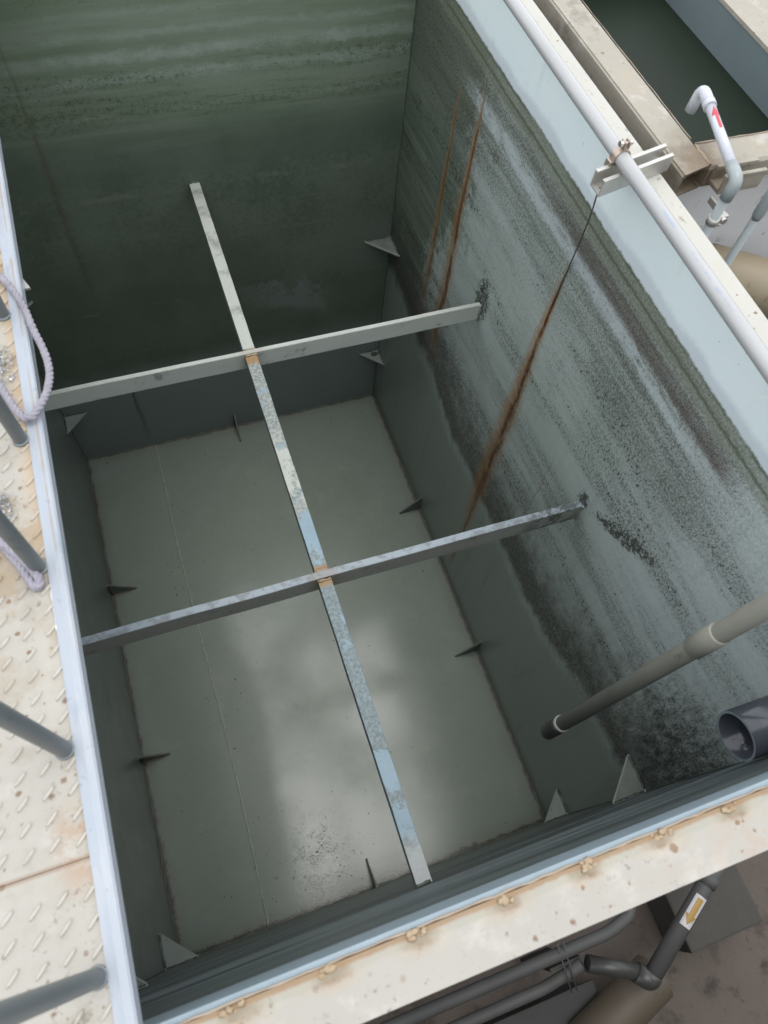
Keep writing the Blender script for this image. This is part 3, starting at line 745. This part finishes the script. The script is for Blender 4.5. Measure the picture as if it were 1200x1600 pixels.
# ------------------------------------------------------------------ walkway on the left
W = thing('checker_plate_walkway', 'cream rust-speckled checker plate walkway with a bluish white edge along the left of the tank', 'walkway', (-.1, .6, H + .0045))
zd = H + .0085
def deck(y0, y1, first):
    b = MB(); b.box((-.45, y0, zd - .005), (.2105, y1, zd))
    pitch = .0189
    nx0, nx1 = -9, 0
    j0, j1 = int(math.floor((y0 - .057) / pitch)), int(math.ceil((y1 - .057) / pitch))
    for i in range(nx0, nx1 + 1):
        for j in range(j0, j1 + 1):
            x, y = .2065 + i * pitch, .057 + j * pitch + (.002 if i % 2 else 0)
            if y < y0 + .006 or y > y1 - .006: continue
            ln, w, h = .0070, .0013, .0022
            d = Vector((.707, .707, 0)); s_ = Vector((-.707, .707, 0))
            c = Vector((x, y, zd - .0001)); k = 8; base, topr = [], []
            for q in range(k):
                a = 2 * math.pi * q / k
                base.append(b.bm.verts.new(c + d * math.cos(a) * ln + s_ * math.sin(a) * w * 1.35))
                topr.append(b.bm.verts.new(c + d * math.cos(a) * ln * .82 + s_ * math.sin(a) * w * .6 + Vector((0, 0, h))))
            for q in range(k):
                f = b.bm.faces.new((base[q], base[(q + 1) % k], topr[(q + 1) % k], topr[q])); f.smooth = True
            f = b.bm.faces.new(topr); f.smooth = True
    return b.build('deck_plate', 'deck', W)
deck(-.55, .1188, 0); deck(.1193, 1.55, 1)
b = MB(); ex = .2115
b.prism([(ex - .0012, -.55, zd + .0016), (ex - .0012, -.55, zd + .0003), (ex + .0095, -.55, zd + .0003), (ex + .0095, -.55, zd - .016), (ex + .0132, -.55, zd - .016), (ex + .0132, -.55, zd + .0010), (ex + .0062, -.55, zd + .0023)], (0, 2.1, 0))
bmesh.ops.recalc_face_normals(b.bm, faces=b.bm.faces)
es = [e for e in b.bm.edges if len(e.link_faces) == 2 and e.calc_face_angle() > .8]
bmesh.ops.bevel(b.bm, geom=es, offset=.0012, segments=2, affect='EDGES')
b.build('edge_angle', 'edge', W)
for y in (-.04, .75, 1.535): MB().box((-.44, y - .02, zd - .04), (.2100, y + .02, zd - .0052)).build('bearer', 'rim', W) if y > 1.5 or y < 0 else None
MB().prism([(.2200, .742, zd - .0165), (.2200, .715, zd - .0165), (.2305, .715, zd - .0165)], (0, 0, -.003)).build('tab', 'galv', W)
b = MB(); b.tube(seam((.2102, .30, zd + .0004), (.2102, .36, zd + .0004), .0005, .004, .0004), .0009, 6, True, .5); b.build('weld_bead', 'bolt', W)

# guard rail standing on it
G = thing('guard_rail', 'dark grey tubular guard rail posts standing along the walkway edge', 'railing', (.2, .3, zd))
for y in (-.121, .041, .201, .363, .502, .664, .826, .988, 1.15):
    r = .0066; x = .2035
    MB().tube([(x, y, zd + .0012), (x, y, zd + .86)], r, 20).build('post', 'post', G)
    o = MB().tube([(x, y, zd + .0003), (x, y, zd + .0035)], r + .0012, 16, True, 0, [r + .0014, r + .0006]); o.build('weld_collar', 'post', G)
MB().tube([(.2015, -.35, zd + .868), (.2015, 1.4, zd + .868)], .012, 20).build('top_rail', 'post', G)

# rope looped over the edge
def smooth(pts, n=8):
    pts = [Vector(p) for p in pts]; out = []
    P = [pts[0]] + pts + [pts[-1]]
    for i in range(1, len(P) - 2):
        a, b_, c_, d_ = P[i - 1:i + 3]
        for k in range(n):
            u = k / n
            out.append(.5 * ((2 * b_) + (c_ - a) * u + (2 * a - 5 * b_ + 4 * c_ - d_) * u * u + (3 * b_ - a - 3 * c_ + d_) * u ** 3))
    out.append(pts[-1]); return out
rz = zd + .0048
rp = smooth([(.183, .778, rz), (.196, .735, rz + .001), (.207, .714, rz + .003), (.216, .694, rz + .004), (.225, .668, rz + .002), (.2315, .632, rz - .002), (.237, .606, rz - .006), (.2385, .580, rz - .007), (.234, .553, rz - .003), (.226, .530, rz + .003), (.2165, .5185, rz + .0045), (.208, .526, rz + .003),
             (.198, .551, rz), (.187, .580, rz), (.170, .590, rz), (.150, .56, rz), (.143, .50, rz), (.152, .44, rz), (.166, .408, rz), (.178, .390, rz), (.189, .368, rz), (.1975, .347, rz), (.2025, .344, rz), (.203, .351, rz + .001), (.196, .366, rz + .002), (.184, .384, rz + .004), (.170, .400, rz + .002), (.150, .41, rz), (.12, .40, rz), (.09, .36, rz)], 10)
b = MB()
for ph in (0, 2.094, 4.189):                      # three twisted strands
    pts = []
    up = Vector((0, 0, 1)); acc = 0.
    for i, p in enumerate(rp):
        tt = (rp[min(i + 1, len(rp) - 1)] - rp[max(i - 1, 0)]).normalized(); u = (up - tt * up.dot(tt)).normalized(); w = tt.cross(u)
        if i: acc += (rp[i] - rp[i - 1]).length
        a = ph + acc * 330
        pts.append(p + (u * math.cos(a) + w * math.sin(a)) * .0017)
    b.tube(pts, .0024, 8, True, .08)
tag(b.build('rope', 'rope', None, (.2, .6, zd)), 'frayed purple-grey rope looped over the white walkway edge', 'rope')

# crumpled foil lying on the deck
def foil(x, y, r, label):
    b = MB()
    for k in range(150):
        a, rr = random.uniform(0, 6.3), r * math.sqrt(random.random())
        p = Vector((x + math.cos(a) * rr * .6, y + math.sin(a) * rr * 1.3, zd + random.uniform(.0006, .004)))
        sz = random.uniform(.001, .0034)
        tri = [p + Vector((random.uniform(-1, 1) * sz, random.uniform(-1, 1) * sz, max(-.0005, random.uniform(-.4, .6) * sz))) for _ in range(4)]
        b.prism(tri[:3], (0, 0, .0004))
    return tag(b.build('metal_shavings', 'foil', None, (x, y, zd)), label, 'scrap', 'metal scraps on the walkway')
foil(.197, .597, .020, 'heap of silvery shavings between the looped rope and the white edge')
foil(.181, .428, .015, 'heap of silvery shavings behind the post above the rope end')

# ------------------------------------------------------------------ pipe along the right rim and its support
px = .9625; pz = 1.5232
P = thing('plastic_pipe', 'long white plastic pipe lying above the right rim of the tank', 'pipe', (px, .7, pz - .0118))
xs = lambda y: px + (y - .5) * .010
MB().tube([(xs(y), y, pz + .0006 * math.sin(y * 5)) for y in [-.25 + i * .1 for i in range(24)]], .0096, 28).build('pipe_length', 'pvc_rim', P)
MB().tube([(xs(y), y, pz + .0006 * math.sin(y * 5)) for y in (1.62, 1.66, 1.70)], .0145, 28).build('coupling', 'pvc_rim', P)
def pipe_mark(y, ln, wd, ang):
    b = MB(); n = 4
    for k in range(n):
        for (s0, s1) in ((k / n, (k + 1) / n),):
            q = []
            for yy, aa in ((y + ln * s0, ang - wd), (y + ln * s1, ang - wd), (y + ln * s1, ang + wd), (y + ln * s0, ang + wd)):
                q.append(b.bm.verts.new((xs(yy) + math.sin(aa) * .0098, yy, pz + .0006 * math.sin(yy * 5) + math.cos(aa) * .0098)))
            b.bm.faces.new(q)
    b.build('print_mark', 'blue', P)
pipe_mark(.575, .028, .09, -.35)
for y in (.528, .518, .506, .497, .488, .472, .466, .455, .447, .44): pipe_mark(y, random.uniform(.003, .006), random.uniform(.04, .10), -.42 + random.uniform(-.05, .05))
# strut channel with a saddle clamp
y0 = .712
Q = thing('pipe_support', 'short galvanised strut channel with a tarnished clamp gripping the white rim pipe', 'pipe support', (.99, y0, zt))
zc0, zc1 = zt + .0006, zt + .0235
th = .0022; hw = .0125; lip = .0055
b = MB()
def chan_x(b, xa, xb, yc, za, zb_):
    pr = [(-hw, 0), (hw, 0), (hw, 1), (hw - lip, 1), (hw - lip, 1 - .22), (hw - lip + th, 1 - .22), (hw - lip + th, 1 - .10), (hw - th, 1 - .10), (hw - th, .09), (-hw + th, .09), (-hw + th, 1 - .10), (-hw + lip - th, 1 - .10), (-hw + lip - th, 1 - .22), (-hw + lip, 1 - .22), (-hw + lip, 1), (-hw, 1)]
    b.prism([(xa, yc + p, za + q * (zb_ - za)) for p, q in pr], (xb - xa, 0, .0))
chan_x(b, .930, 1.048, y0, zc0, zc1)
for vv in b.bm.verts: vv.co.y += (vv.co.x - .99) * .22
b.build('strut_channel', 'galv', Q)
b = MB(); yc = y0 + (.957 - .99) * .22 + .012
n = 22; rings = []
for i in range(n + 1):
    a = math.radians(-205 + 230 * i / n) + math.pi / 2 + math.radians(90 - 25)
    a = math.radians(200 - 220 * i / n)
    r0, r1 = .0099, .0117
    c = (xs(yc), pz)
    rings.append([b.bm.verts.new((c[0] + math.cos(a) * r, yc + w, c[1] + math.sin(a) * r)) for r, w in ((r0, -.0055), (r1, -.0055), (r1, .0055), (r0, .0055))])
for a, c in zip(rings, rings[1:]):
    for j in range(4):
        f = b.bm.faces.new((a[j], a[(j + 1) % 4], c[(j + 1) % 4], c[j])); f.smooth = False
b.bm.faces.new(rings[0]); b.bm.faces.new(rings[-1][::-1])
b.box((xs(yc) - .0165, yc - .0055, zc1 - .004), (xs(yc) - .0119, yc + .0055, pz - .003), .001)
b.box((xs(yc) + .0119, yc - .0055, zc1 - .004), (xs(yc) + .0165, yc + .0055, pz - .002), .001)
b.box((xs(yc) - .0035, yc - .0052, pz + .0120), (xs(yc) - .0012, yc + .0052, pz + .0215), .0008)
b.box((xs(yc) + .0030, yc - .0052, pz + .0118), (xs(yc) + .0053, yc + .0052, pz + .0215), .0008)
cl = b.build('saddle_clamp', 'clamp', Q)
b = MB(); b.tube([(xs(yc) - .008, yc, pz + .0178), (xs(yc) + .011, yc, pz + .0178)], .0020, 12)
b.tube([(xs(yc) - .0085, yc, pz + .0178), (xs(yc) - .0037, yc, pz + .0178)], .0040, 6, smooth=False)
b.tube([(xs(yc) + .0055, yc, pz + .0178), (xs(yc) + .0095, yc, pz + .0178)], .0036, 6, smooth=False)
b.build('bolt', 'bolt', cl)
# wire hanging down the wall from the channel
wp = smooth([(.938, .700, zc0 + .003), (.941, .7035, 1.478), (.960, .722, 1.43), (.978, .742, 1.37), (.9965, .765, 1.29), (.9975, .770, 1.19)], 6)
tag(MB().tube(wp, .0012, 6, True, .1).build('wire', 'wire', None, (.938, .700, zc0)), 'thin dark wire hanging from the strut channel down the stained right wall', 'wire')

# ------------------------------------------------------------------ dip pipe inside the tank
a0, a1 = Vector((.805, .147, .85)), Vector((.905, .1425, 1.60))
D = thing('dip_pipe', 'grey plastic dip pipe slanting down into the tank at lower right', 'pipe', tuple(a0))
P_ = lambda t_: a0.lerp(a1, t_)
MB().tube([P_(.055 + i * .05) for i in range(18)] + [P_(.96)], .0124, 28).build('pipe_length', 'pvc_dip', D)
MB().tube([P_(.585), P_(.588), P_(.655), P_(.658)], .0143, 28, True, 0, [.0128, .0143, .0143, .0128]).build('coupling', 'pvc_dip', D)
MB().tube([P_(.0), P_(.003), P_(.062), P_(.066)], .0150, 28, True, 0, [.0130, .0138, .0138, .0128]).build('end_fitting', 'pvc_dark', D)
MB().tube([P_(.070), P_(.073), P_(.082), P_(.085)], .0160, 28, True, .03, [.0128, .0142, .0142, .0128]).build('collar', 'collar', D)
el = arc([P_(.95), P_(1.0) + Vector((0, 0, .02)), P_(1.0) + Vector((.06, 0, .022)), P_(1.0) + Vector((.62, 0, .022))], .02)
MB().tube(el, .0155, 24).build('elbow', 'pvc_dip', D)
# dark stub of pipe through the right wall
O = thing('pipe_stub', 'wide dark slimy pipe stub poking through the right wall by the near rim', 'pipe', (1, .0375, 1.17))
b = MB(); b.hollow((.925, .0375, 1.178), (1.06, .0375, 1.170), .0330, .0298)
b.build('pipe_mouth', ['stub', 'stub_rim'], O)
b = MB()
for k in range(4):
    p = Vector((.941 + random.uniform(0, .01), .028 + random.uniform(-.006, .006), 1.142 + random.uniform(0, .012)))
    b.tube([p, p + Vector((random.uniform(-.006, .006), random.uniform(-.004, .004), random.uniform(-.004, .006)))], .0013, 5)
b.build('scum_flakes', 'galv', O)

# ------------------------------------------------------------------ second tank on the right
K = thing('steel_tank', 'neighbouring tank holding still dark green water beyond the right rim', 'tank', (1.23, .95, gz))
bx0, bx1, by0 = 1.062, 1.112, .694
b = MB()                                           # hollow box section rail
zo, zi = H + .006, H - .030; w_ = .0032
outer = [(bx0, zi), (bx1, zi), (bx1, zo), (bx0, zo)]; inner = [(bx0 + w_, zi + w_), (bx1 - w_, zi + w_), (bx1 - w_, zo - w_), (bx0 + w_, zo - w_)]
R = []
for y in (by0, 2.2):
    R.append([[b.bm.verts.new((x, y + (.012 * (x - bx0) / .05 if y < 1 else 0), z)) for x, z in q] for q in (outer, inner)])
for j in range(4):
    k = (j + 1) % 4
    b.bm.faces.new((R[0][0][j], R[0][0][k], R[1][0][k], R[1][0][j]))
    b.bm.faces.new((R[0][1][j], R[0][1][k], R[1][1][k], R[1][1][j]))
    for e_ in (0, 1): b.bm.faces.new((R[e_][0][j], R[e_][0][k], R[e_][1][k], R[e_][1][j]))
bmesh.ops.recalc_face_normals(b.bm, faces=b.bm.faces)
es = [e for e in b.bm.edges if len(e.link_faces) == 2 and e.calc_face_angle() > .8 and all(v_.co.z in [q for q in (zo, zi)] or True for v_ in e.verts) and abs((e.verts[0].co - e.verts[1].co).y) > .5]
bmesh.ops.bevel(b.bm, geom=es, offset=.0028, segments=3, affect='EDGES')
b.build('box_rail', 'rim2', K)
x0, x1, yn, yf = 1.1125, 1.352, .7505, 1.235
MB().tube(seam((1.1122, .706, zo - .002), (1.1122, .748, zo - .002), .002, .005, .001), .0028, 6, True, .4).build('weld_bead', 'rust_bead', K)
b = MB(); b.prism([(x0, yn, zo - .001), (x0, yn - .042, zo - .004), (x0, yn - .046, zo - .008), (x0, yn - .046, zo - .034), (x0, yn - .042, zo - .034), (x0, yn - .042, zo - .010), (x0, yn, zo - .006)], (.55, 0, 0)); b.build('rim', 'rim2', K)
MB().tube(seam((1.113, yn, zo), (1.40, yn, zo), .001, .012, .0004), .0009, 6, True, .4).build('rim_edge', 'rust_edge', K)
MB().tube(seam((1.1122, .76, zo + .0002), (1.1122, 1.6, zo + .0002), .001, .016, .0003), .0006, 6, True, .4).build('rim_edge', 'rust_edge', K)
b = MB(); b.prism([(x1 - .002, .45, zo + .002), (x1 + .075, .45, zo + .002), (x1 + .075, .45, zo - .05), (x1 + .070, .45, zo - .05), (x1 + .070, .45, zo - .004), (x1 - .002, .45, zo - .004)], (0, 1.6, 0)); b.build('rim', 'rim2', K)
MB().box((x0, yn - .004, gz + .001), (x1 + .3, yn, zo - .0065)).build('wall', 'tank2_out', K)
MB().box((x1, yn, .9), (x1 + .005, yf + .01, zo - .0045)).build('wall', 'tank2_in', K)
MB().box((x0 - .006, yn + .0005, gz + .001), (x0 - .001, yf + .3, zi - .0005)).build('wall', 'tank2_out', K)
MB().box((x0 + .0005, yf, .9), (x1 - .0005, yf + .005, zo - .005)).build('wall', 'tank2_green', K)
b = MB(); b.bm.faces.new([b.bm.verts.new(q) for q in ((x0 + .0002, yn + .0002, 1.425), (x1 - .0002, yn + .0002, 1.425), (x1 - .0002, yf - .0002, 1.425), (x0 + .0002, yf - .0002, 1.425))])
tag(b.build('water', 'water'), None, None, kind='structure')

# white spout pipe over the edge of the second tank
sx, sy = 1.094, .640
V = thing('spout_pipe', 'white plastic spout pipe with a red arrow bending over into the second tank', 'pipe', (sx, sy, gz))
top = Vector((sx + .002, sy, 1.522)); e1 = Vector((1.137, .808, 1.535)); e2 = e1 + Vector((-.002, 0, -.034))
MB().tube([(sx, sy, gz + .002), (sx, sy, 1.500)], .0064, 20).build('riser', 'pvc_grey', V)
d = (e1 - top).normalized()
q = arc([Vector((sx, sy, 1.495)), top, top + d * .028], .010, 8)
MB().tube(q, .0084, 22).build('elbow', 'pvc_grey', V)
arm = MB().tube([top + d * .024, e1 - d * .028], .0068, 24).build('pipe_length', 'pvc_white', V)
q = arc([e1 - d * .036, e1 - d * .002, e2], .014, 8)
MB().tube(q, .0080, 22, True).build('spout_elbow', 'pvc_white', V)
MB().tube([e1 - d * .040, e1 - d * .030], .0088, 22).build('socket_ring', 'pvc_white', V)
# arrow and fine print on the pipe's upper left side
side = Vector((0, 0, 1)).cross(d).normalized()     # horizontal, to the left of the arm
upv = d.cross(side) * -1
if upv.z < 0: upv = -upv
def on_arm(s_, a): return top + d * s_ + (upv * math.cos(a) + side * math.sin(a)) * .00695
b = MB()
def strip(b, s0, s1, a0, a1, n=4):
    for k in range(n):
        u0, u1 = a0 + (a1 - a0) * k / n, a0 + (a1 - a0) * (k + 1) / n
        b.bm.faces.new([b.bm.verts.new(on_arm(*q_)) for q_ in ((s0, u0), (s1, u0), (s1, u1), (s0, u1))])
Ltot = (e1 - top).length
strip(b, Ltot - .086, Ltot - .062, -.22, .42)
n = 5
for k in range(n):                                  # arrow head
    s0, s1 = Ltot - .062 + .016 * k / n, Ltot - .062 + .016 * (k + 1) / n
    strip(b, s0, s1, .10 - .95 * (1 - (k + .5) / n), .10 + .95 * (1 - (k + .5) / n), 6)
b.build('red_arrow', 'red', arm)

# strut piece with a clip that holds the riser against the rim
C = thing('pipe_clip', 'cream strut piece with a round clip holding the white spout riser to the rim', 'pipe support', (1.16, .69, 1.46))
for zz, yy in ((zo - .006, yn - .0475), (zo - .036, yn - .0475)):
    pass
b = MB(); b.box((1.118, .676, zo - .026), (1.185, .7035, zo - .020), .001); b.box((1.118, .676, zo - .004), (1.185, .682, zo + .002), .001); b.box((1.118, .697, zo - .004), (1.185, .7030, zo + .002), .001); b.box((1.118, .700, zo - .022), (1.185, .7034, zo - .002), .0005); b.box((1.118, .676, zo - .022), (1.185, .6795, zo - .002), .0005)
b.build('strut_channel', 'rim2', C)
b = MB(); b.tube([(sx, sy, 1.456), (sx, sy, 1.466)], .0082, 20); b.box((sx + .006, sy - .003, 1.456), (sx + .022, sy + .004, 1.466), .001); b.box((sx + .016, sy + .003, 1.456), (sx + .0215, .678, 1.466), .001)
cp = b.build('clip', 'galv', C)
MB().tube([(sx + .014, sy - .007, 1.461), (sx + .014, sy + .008, 1.461)], .0045, 12).build('bolt', 'bolt', cp)

# grey riser beyond it
X2 = thing('riser_pipe', 'thin grey plastic riser pipe at the right edge beyond the spout pipe', 'pipe', (1.174, .64, gz))
MB().tube([(1.178, .640, gz + .002), (1.172, .640, 1.452)], .0060, 18).build('pipe_length', 'pvc_grey', X2)
MB().tube([(1.172, .640, 1.448), (1.1718, .640, 1.455), (1.171, .640, 1.62)], .0080, 18, True, 0, [.0062, .0080, .0080]).build('sleeve', 'pvc_grey', X2)

# tan pipe between the tanks
A = thing('tan_outlet_pipe', 'fat tan rusty pipe lying behind the right rim below the second tank', 'pipe', (1.40, .55, gz))
ax0, ax1 = Vector((1.200, .700, 1.29)), Vector((1.62, .40, 1.285))
dd = (ax1 - ax0).normalized()
MB().tube([ax0, ax0 + dd * .008, ax1], .0445, 40, True, 0, [.040, .0445, .0445]).build('pipe_barrel', 'ochre', A)
b = MB(); b.box((1.385, .535, gz + .001), (1.425, .570, 1.245)); b.build('leg', 'dark_steel', A)
b = MB()
for k in range(26):
    p = Vector((1.236 + random.gauss(0, .010), yn - .0045, 1.345 + random.gauss(0, .006)))
    bmesh.ops.create_icosphere(b.bm, subdivisions=1, radius=random.uniform(.002, .005), matrix=Matrix.Translation(p))
tag(b.build('sealant_blob', 'bolt', None, (1.236, yn - .0045, 1.345)), 'shiny lumpy sealant blob on the second tank wall above the tan pipe', 'sealant')

# ------------------------------------------------------------------ below the near rim
def gpipe(name, label, pts, r, mat, base, parts=()):
    o = thing(name, label, 'pipe', base)
    MB().tube(arc(pts, r * 1.5), r, 20).build('pipe_length', mat, o)
    return o
F = thing('drain_pipe', 'grey drain pipe with a yellow arrow label slanting below the near rim', 'pipe', (1.06, -.35, gz))
p0, p1 = Vector((1.29, -.215, .235)), Vector((1.045, -.378, .175))
dF = (p1 - p0).normalized()
MB().tube([p0 - dF * .12, p1], .0205, 24).build('pipe_length', 'pvc_mid', F)
MB().tube(arc([p1 - dF * .004, p1 + dF * .012, p1 + Vector((-.035, .020, 0))], .012), .0228, 20).build('elbow', 'pvc_dark', F)
MB().tube([p1 + Vector((-.02, .012, 0)), Vector((.905, -.302, .19))], .0185, 20).build('branch', 'pvc_dark', F)
MB().tube([p0 + dF * .035, p0 + dF * .060], .0228, 24).build('coupling', 'pvc_mid', F)
sd = Vector((-dF.y, dF.x, 0)).normalized(); un = Vector((0, 0, 1)) - dF * dF.z; un.normalize()
def patch(s0, s1, wa, k, mat, name, head=False):
    b = MB(); c0 = p0
    def P3(s_, a): return c0 + dF * s_ + (un * math.cos(a) + sd * math.sin(a)) * k
    n = 6
    for i in range(n):
        a0_, a1_ = -wa + 2 * wa * i / n, -wa + 2 * wa * (i + 1) / n
        b.bm.faces.new([b.bm.verts.new(P3(*q_)) for q_ in ((s0, a0_), (s1, a0_), (s1, a1_), (s0, a1_))])
    if head:
        for i in range(9):
            hw_ = .70 * (1 - (i + .5) / 9); sa, sb = s1 + .024 * i / 9, s1 + .024 * (i + 1) / 9
            for q in range(6):
                a0_, a1_ = -hw_ + 2 * hw_ * q / 6, -hw_ + 2 * hw_ * (q + 1) / 6
                b.bm.faces.new([b.bm.verts.new(P3(*q_)) for q_ in ((sa, a0_), (sb, a0_), (sb, a1_), (sa, a1_))])
    return b.build(name, mat, F)
lb = patch(.088, .168, .70, .0208, 'white', 'label_plate'); ar = patch(.094, .138, .34, .0211, 'yellow', 'yellow_arrow', True)
ar.parent = lb
H1 = gpipe('drain_pipe', 'horizontal grey pipe with an elbow below the near rim, upper of two', [(1.06, -.18, .20), (1.048, -.245, .20), (.98, -.262, .20), (-.2, -.262, .20)], .0145, 'pvc_mid', (.4, -.262, .18), )
H1['group'] = 'horizontal pipes below the near rim'
H2 = gpipe('drain_pipe', 'horizontal dark pipe running below the near rim, lower of two', [(.895, -.300, .185), (.80, -.322, .14), (-.2, -.322, .14)], .0135, 'pvc_mid', (.4, -.322, .12))
H2['group'] = 'horizontal pipes below the near rim'
B = thing('pipe_bracket', 'pair of thin threaded rods clipping the two pipes below the near rim', 'bracket', (.87, -.29, gz))
for xx in (.846, .860):
    MB().tube([(xx, -.236, .226), (xx + .004, -.345, .172)], .0017, 8).build('rod', 'pvc_mid', B)
MB().box((.82, -.292, gz + .001), (.90, -.285, .178)).build('upright', 'dark_steel', B)
b = MB(); b.box((1.21, -.40, gz + .001), (1.43, -.235, .045), .006)
tag(b.build('concrete_block', 'conc', None, (1.32, -.32, gz)), 'low grey concrete block on the ground under the labelled drain pipe', 'block')
b = MB(); b.tube([(.86, -.475, .06), (.865, -.474, .06), (1.09, -.405, .06), (1.095, -.4035, .06)], .055, 28, True, 0, [.050, .055, .055, .050])
tag(b.build('tan_pipe', 'ochre_dim', None, (.98, -.44, .0)), 'short tan pipe end lying on the ground at the bottom edge', 'pipe')
b = MB(); b.box((.62, -.56, gz + .001), (.93, -.375, .02), .008); b.box((.60, -.57, .0205), (.95, -.365, .032), .004)
tag(b.build('steel_box', 'dark_steel', None, (.78, -.46, gz)), 'low dark steel box on the ground beside the tan pipe end', 'box')

# yard wall that stands opposite the near rim and keeps the ground between dark
b = MB(); b.box((-2.5, -1.02, gz + .001), (3.2, -.95, 1.75)); b.box((-2.52, -1.03, 1.7505), (3.22, -.94, 1.79), .004)
tag(b.build('yard_wall', 'conc', None, (.3, -.98, gz)), 'plain dark yard wall facing the outside of the near rim', 'wall')

# ------------------------------------------------------------------ light, sky, camera
w = bpy.data.worlds.new('World'); SC.world = w; w.use_nodes = True
nt = w.node_tree; bg = nt.nodes['Background']
sky = nt.nodes.new('ShaderNodeTexSky'); sky.sky_type = 'NISHITA'; sky.sun_disc = False
EL = 86.5
sdir = Vector((.55, .83, 0)).normalized()           # towards the sun, in plan
sky.sun_elevation = math.radians(EL); sky.sun_rotation = math.atan2(sdir.x, sdir.y)
sky.air_density = 1.0; sky.dust_density = 2.0; sky.ozone_density = 1.0
hs = nt.nodes.new('ShaderNodeHueSaturation'); hs.inputs['Saturation'].default_value = .35
nt.links.new(sky.outputs[0], hs.inputs['Color'])
ov = nt.nodes.new('ShaderNodeMix'); ov.data_type = 'RGBA'; ov.inputs[0].default_value = .75     # thin even overcast over the clear sky
ov.inputs[7].default_value = (6.2, 6.4, 6.7, 1)
nt.links.new(hs.outputs[0], ov.inputs[6]); nt.links.new(ov.outputs[2], bg.inputs[0])
bg.inputs[1].default_value = .15
sl = bpy.data.lights.new('sun', 'SUN'); sl.energy = .5; sl.angle = math.radians(30); sl.color = (1, .97, .93)
so = bpy.data.objects.new('sun', sl); COL.objects.link(so)
sv = Vector((sdir.x * math.cos(math.radians(EL)), sdir.y * math.cos(math.radians(EL)), math.sin(math.radians(EL))))
so.rotation_euler = (-sv).to_track_quat('-Z', 'Y').to_euler(); so.location = sv * 20

cd = bpy.data.cameras.new('camera'); co = bpy.data.objects.new('camera', cd); COL.objects.link(co)
co.location = Vector((.3637, .0435, 2.1049)) * S
co.rotation_euler = (.48148, -.08014, -.33030)
cd.sensor_fit = 'VERTICAL'; cd.sensor_height = 36; cd.lens = 1128.3 / 1600 * 36
cd.clip_start = .01; cd.clip_end = 500
cd.dof.use_dof = True; cd.dof.focus_distance = 1.75 * S; cd.dof.aperture_fstop = 8.5
SC.camera = co

SC.view_settings.view_transform = 'Standard'; SC.view_settings.look = 'None'
SC.view_settings.gamma = 1; SC.view_settings.use_curve_mapping = False
SC.view_settings.exposure = 1.14
SC.cycles.use_denoising = True
SC.cycles.diffuse_bounces = 6; SC.cycles.max_bounces = 12
for o in COL.objects:
    if '_b' in o: del o['_b']
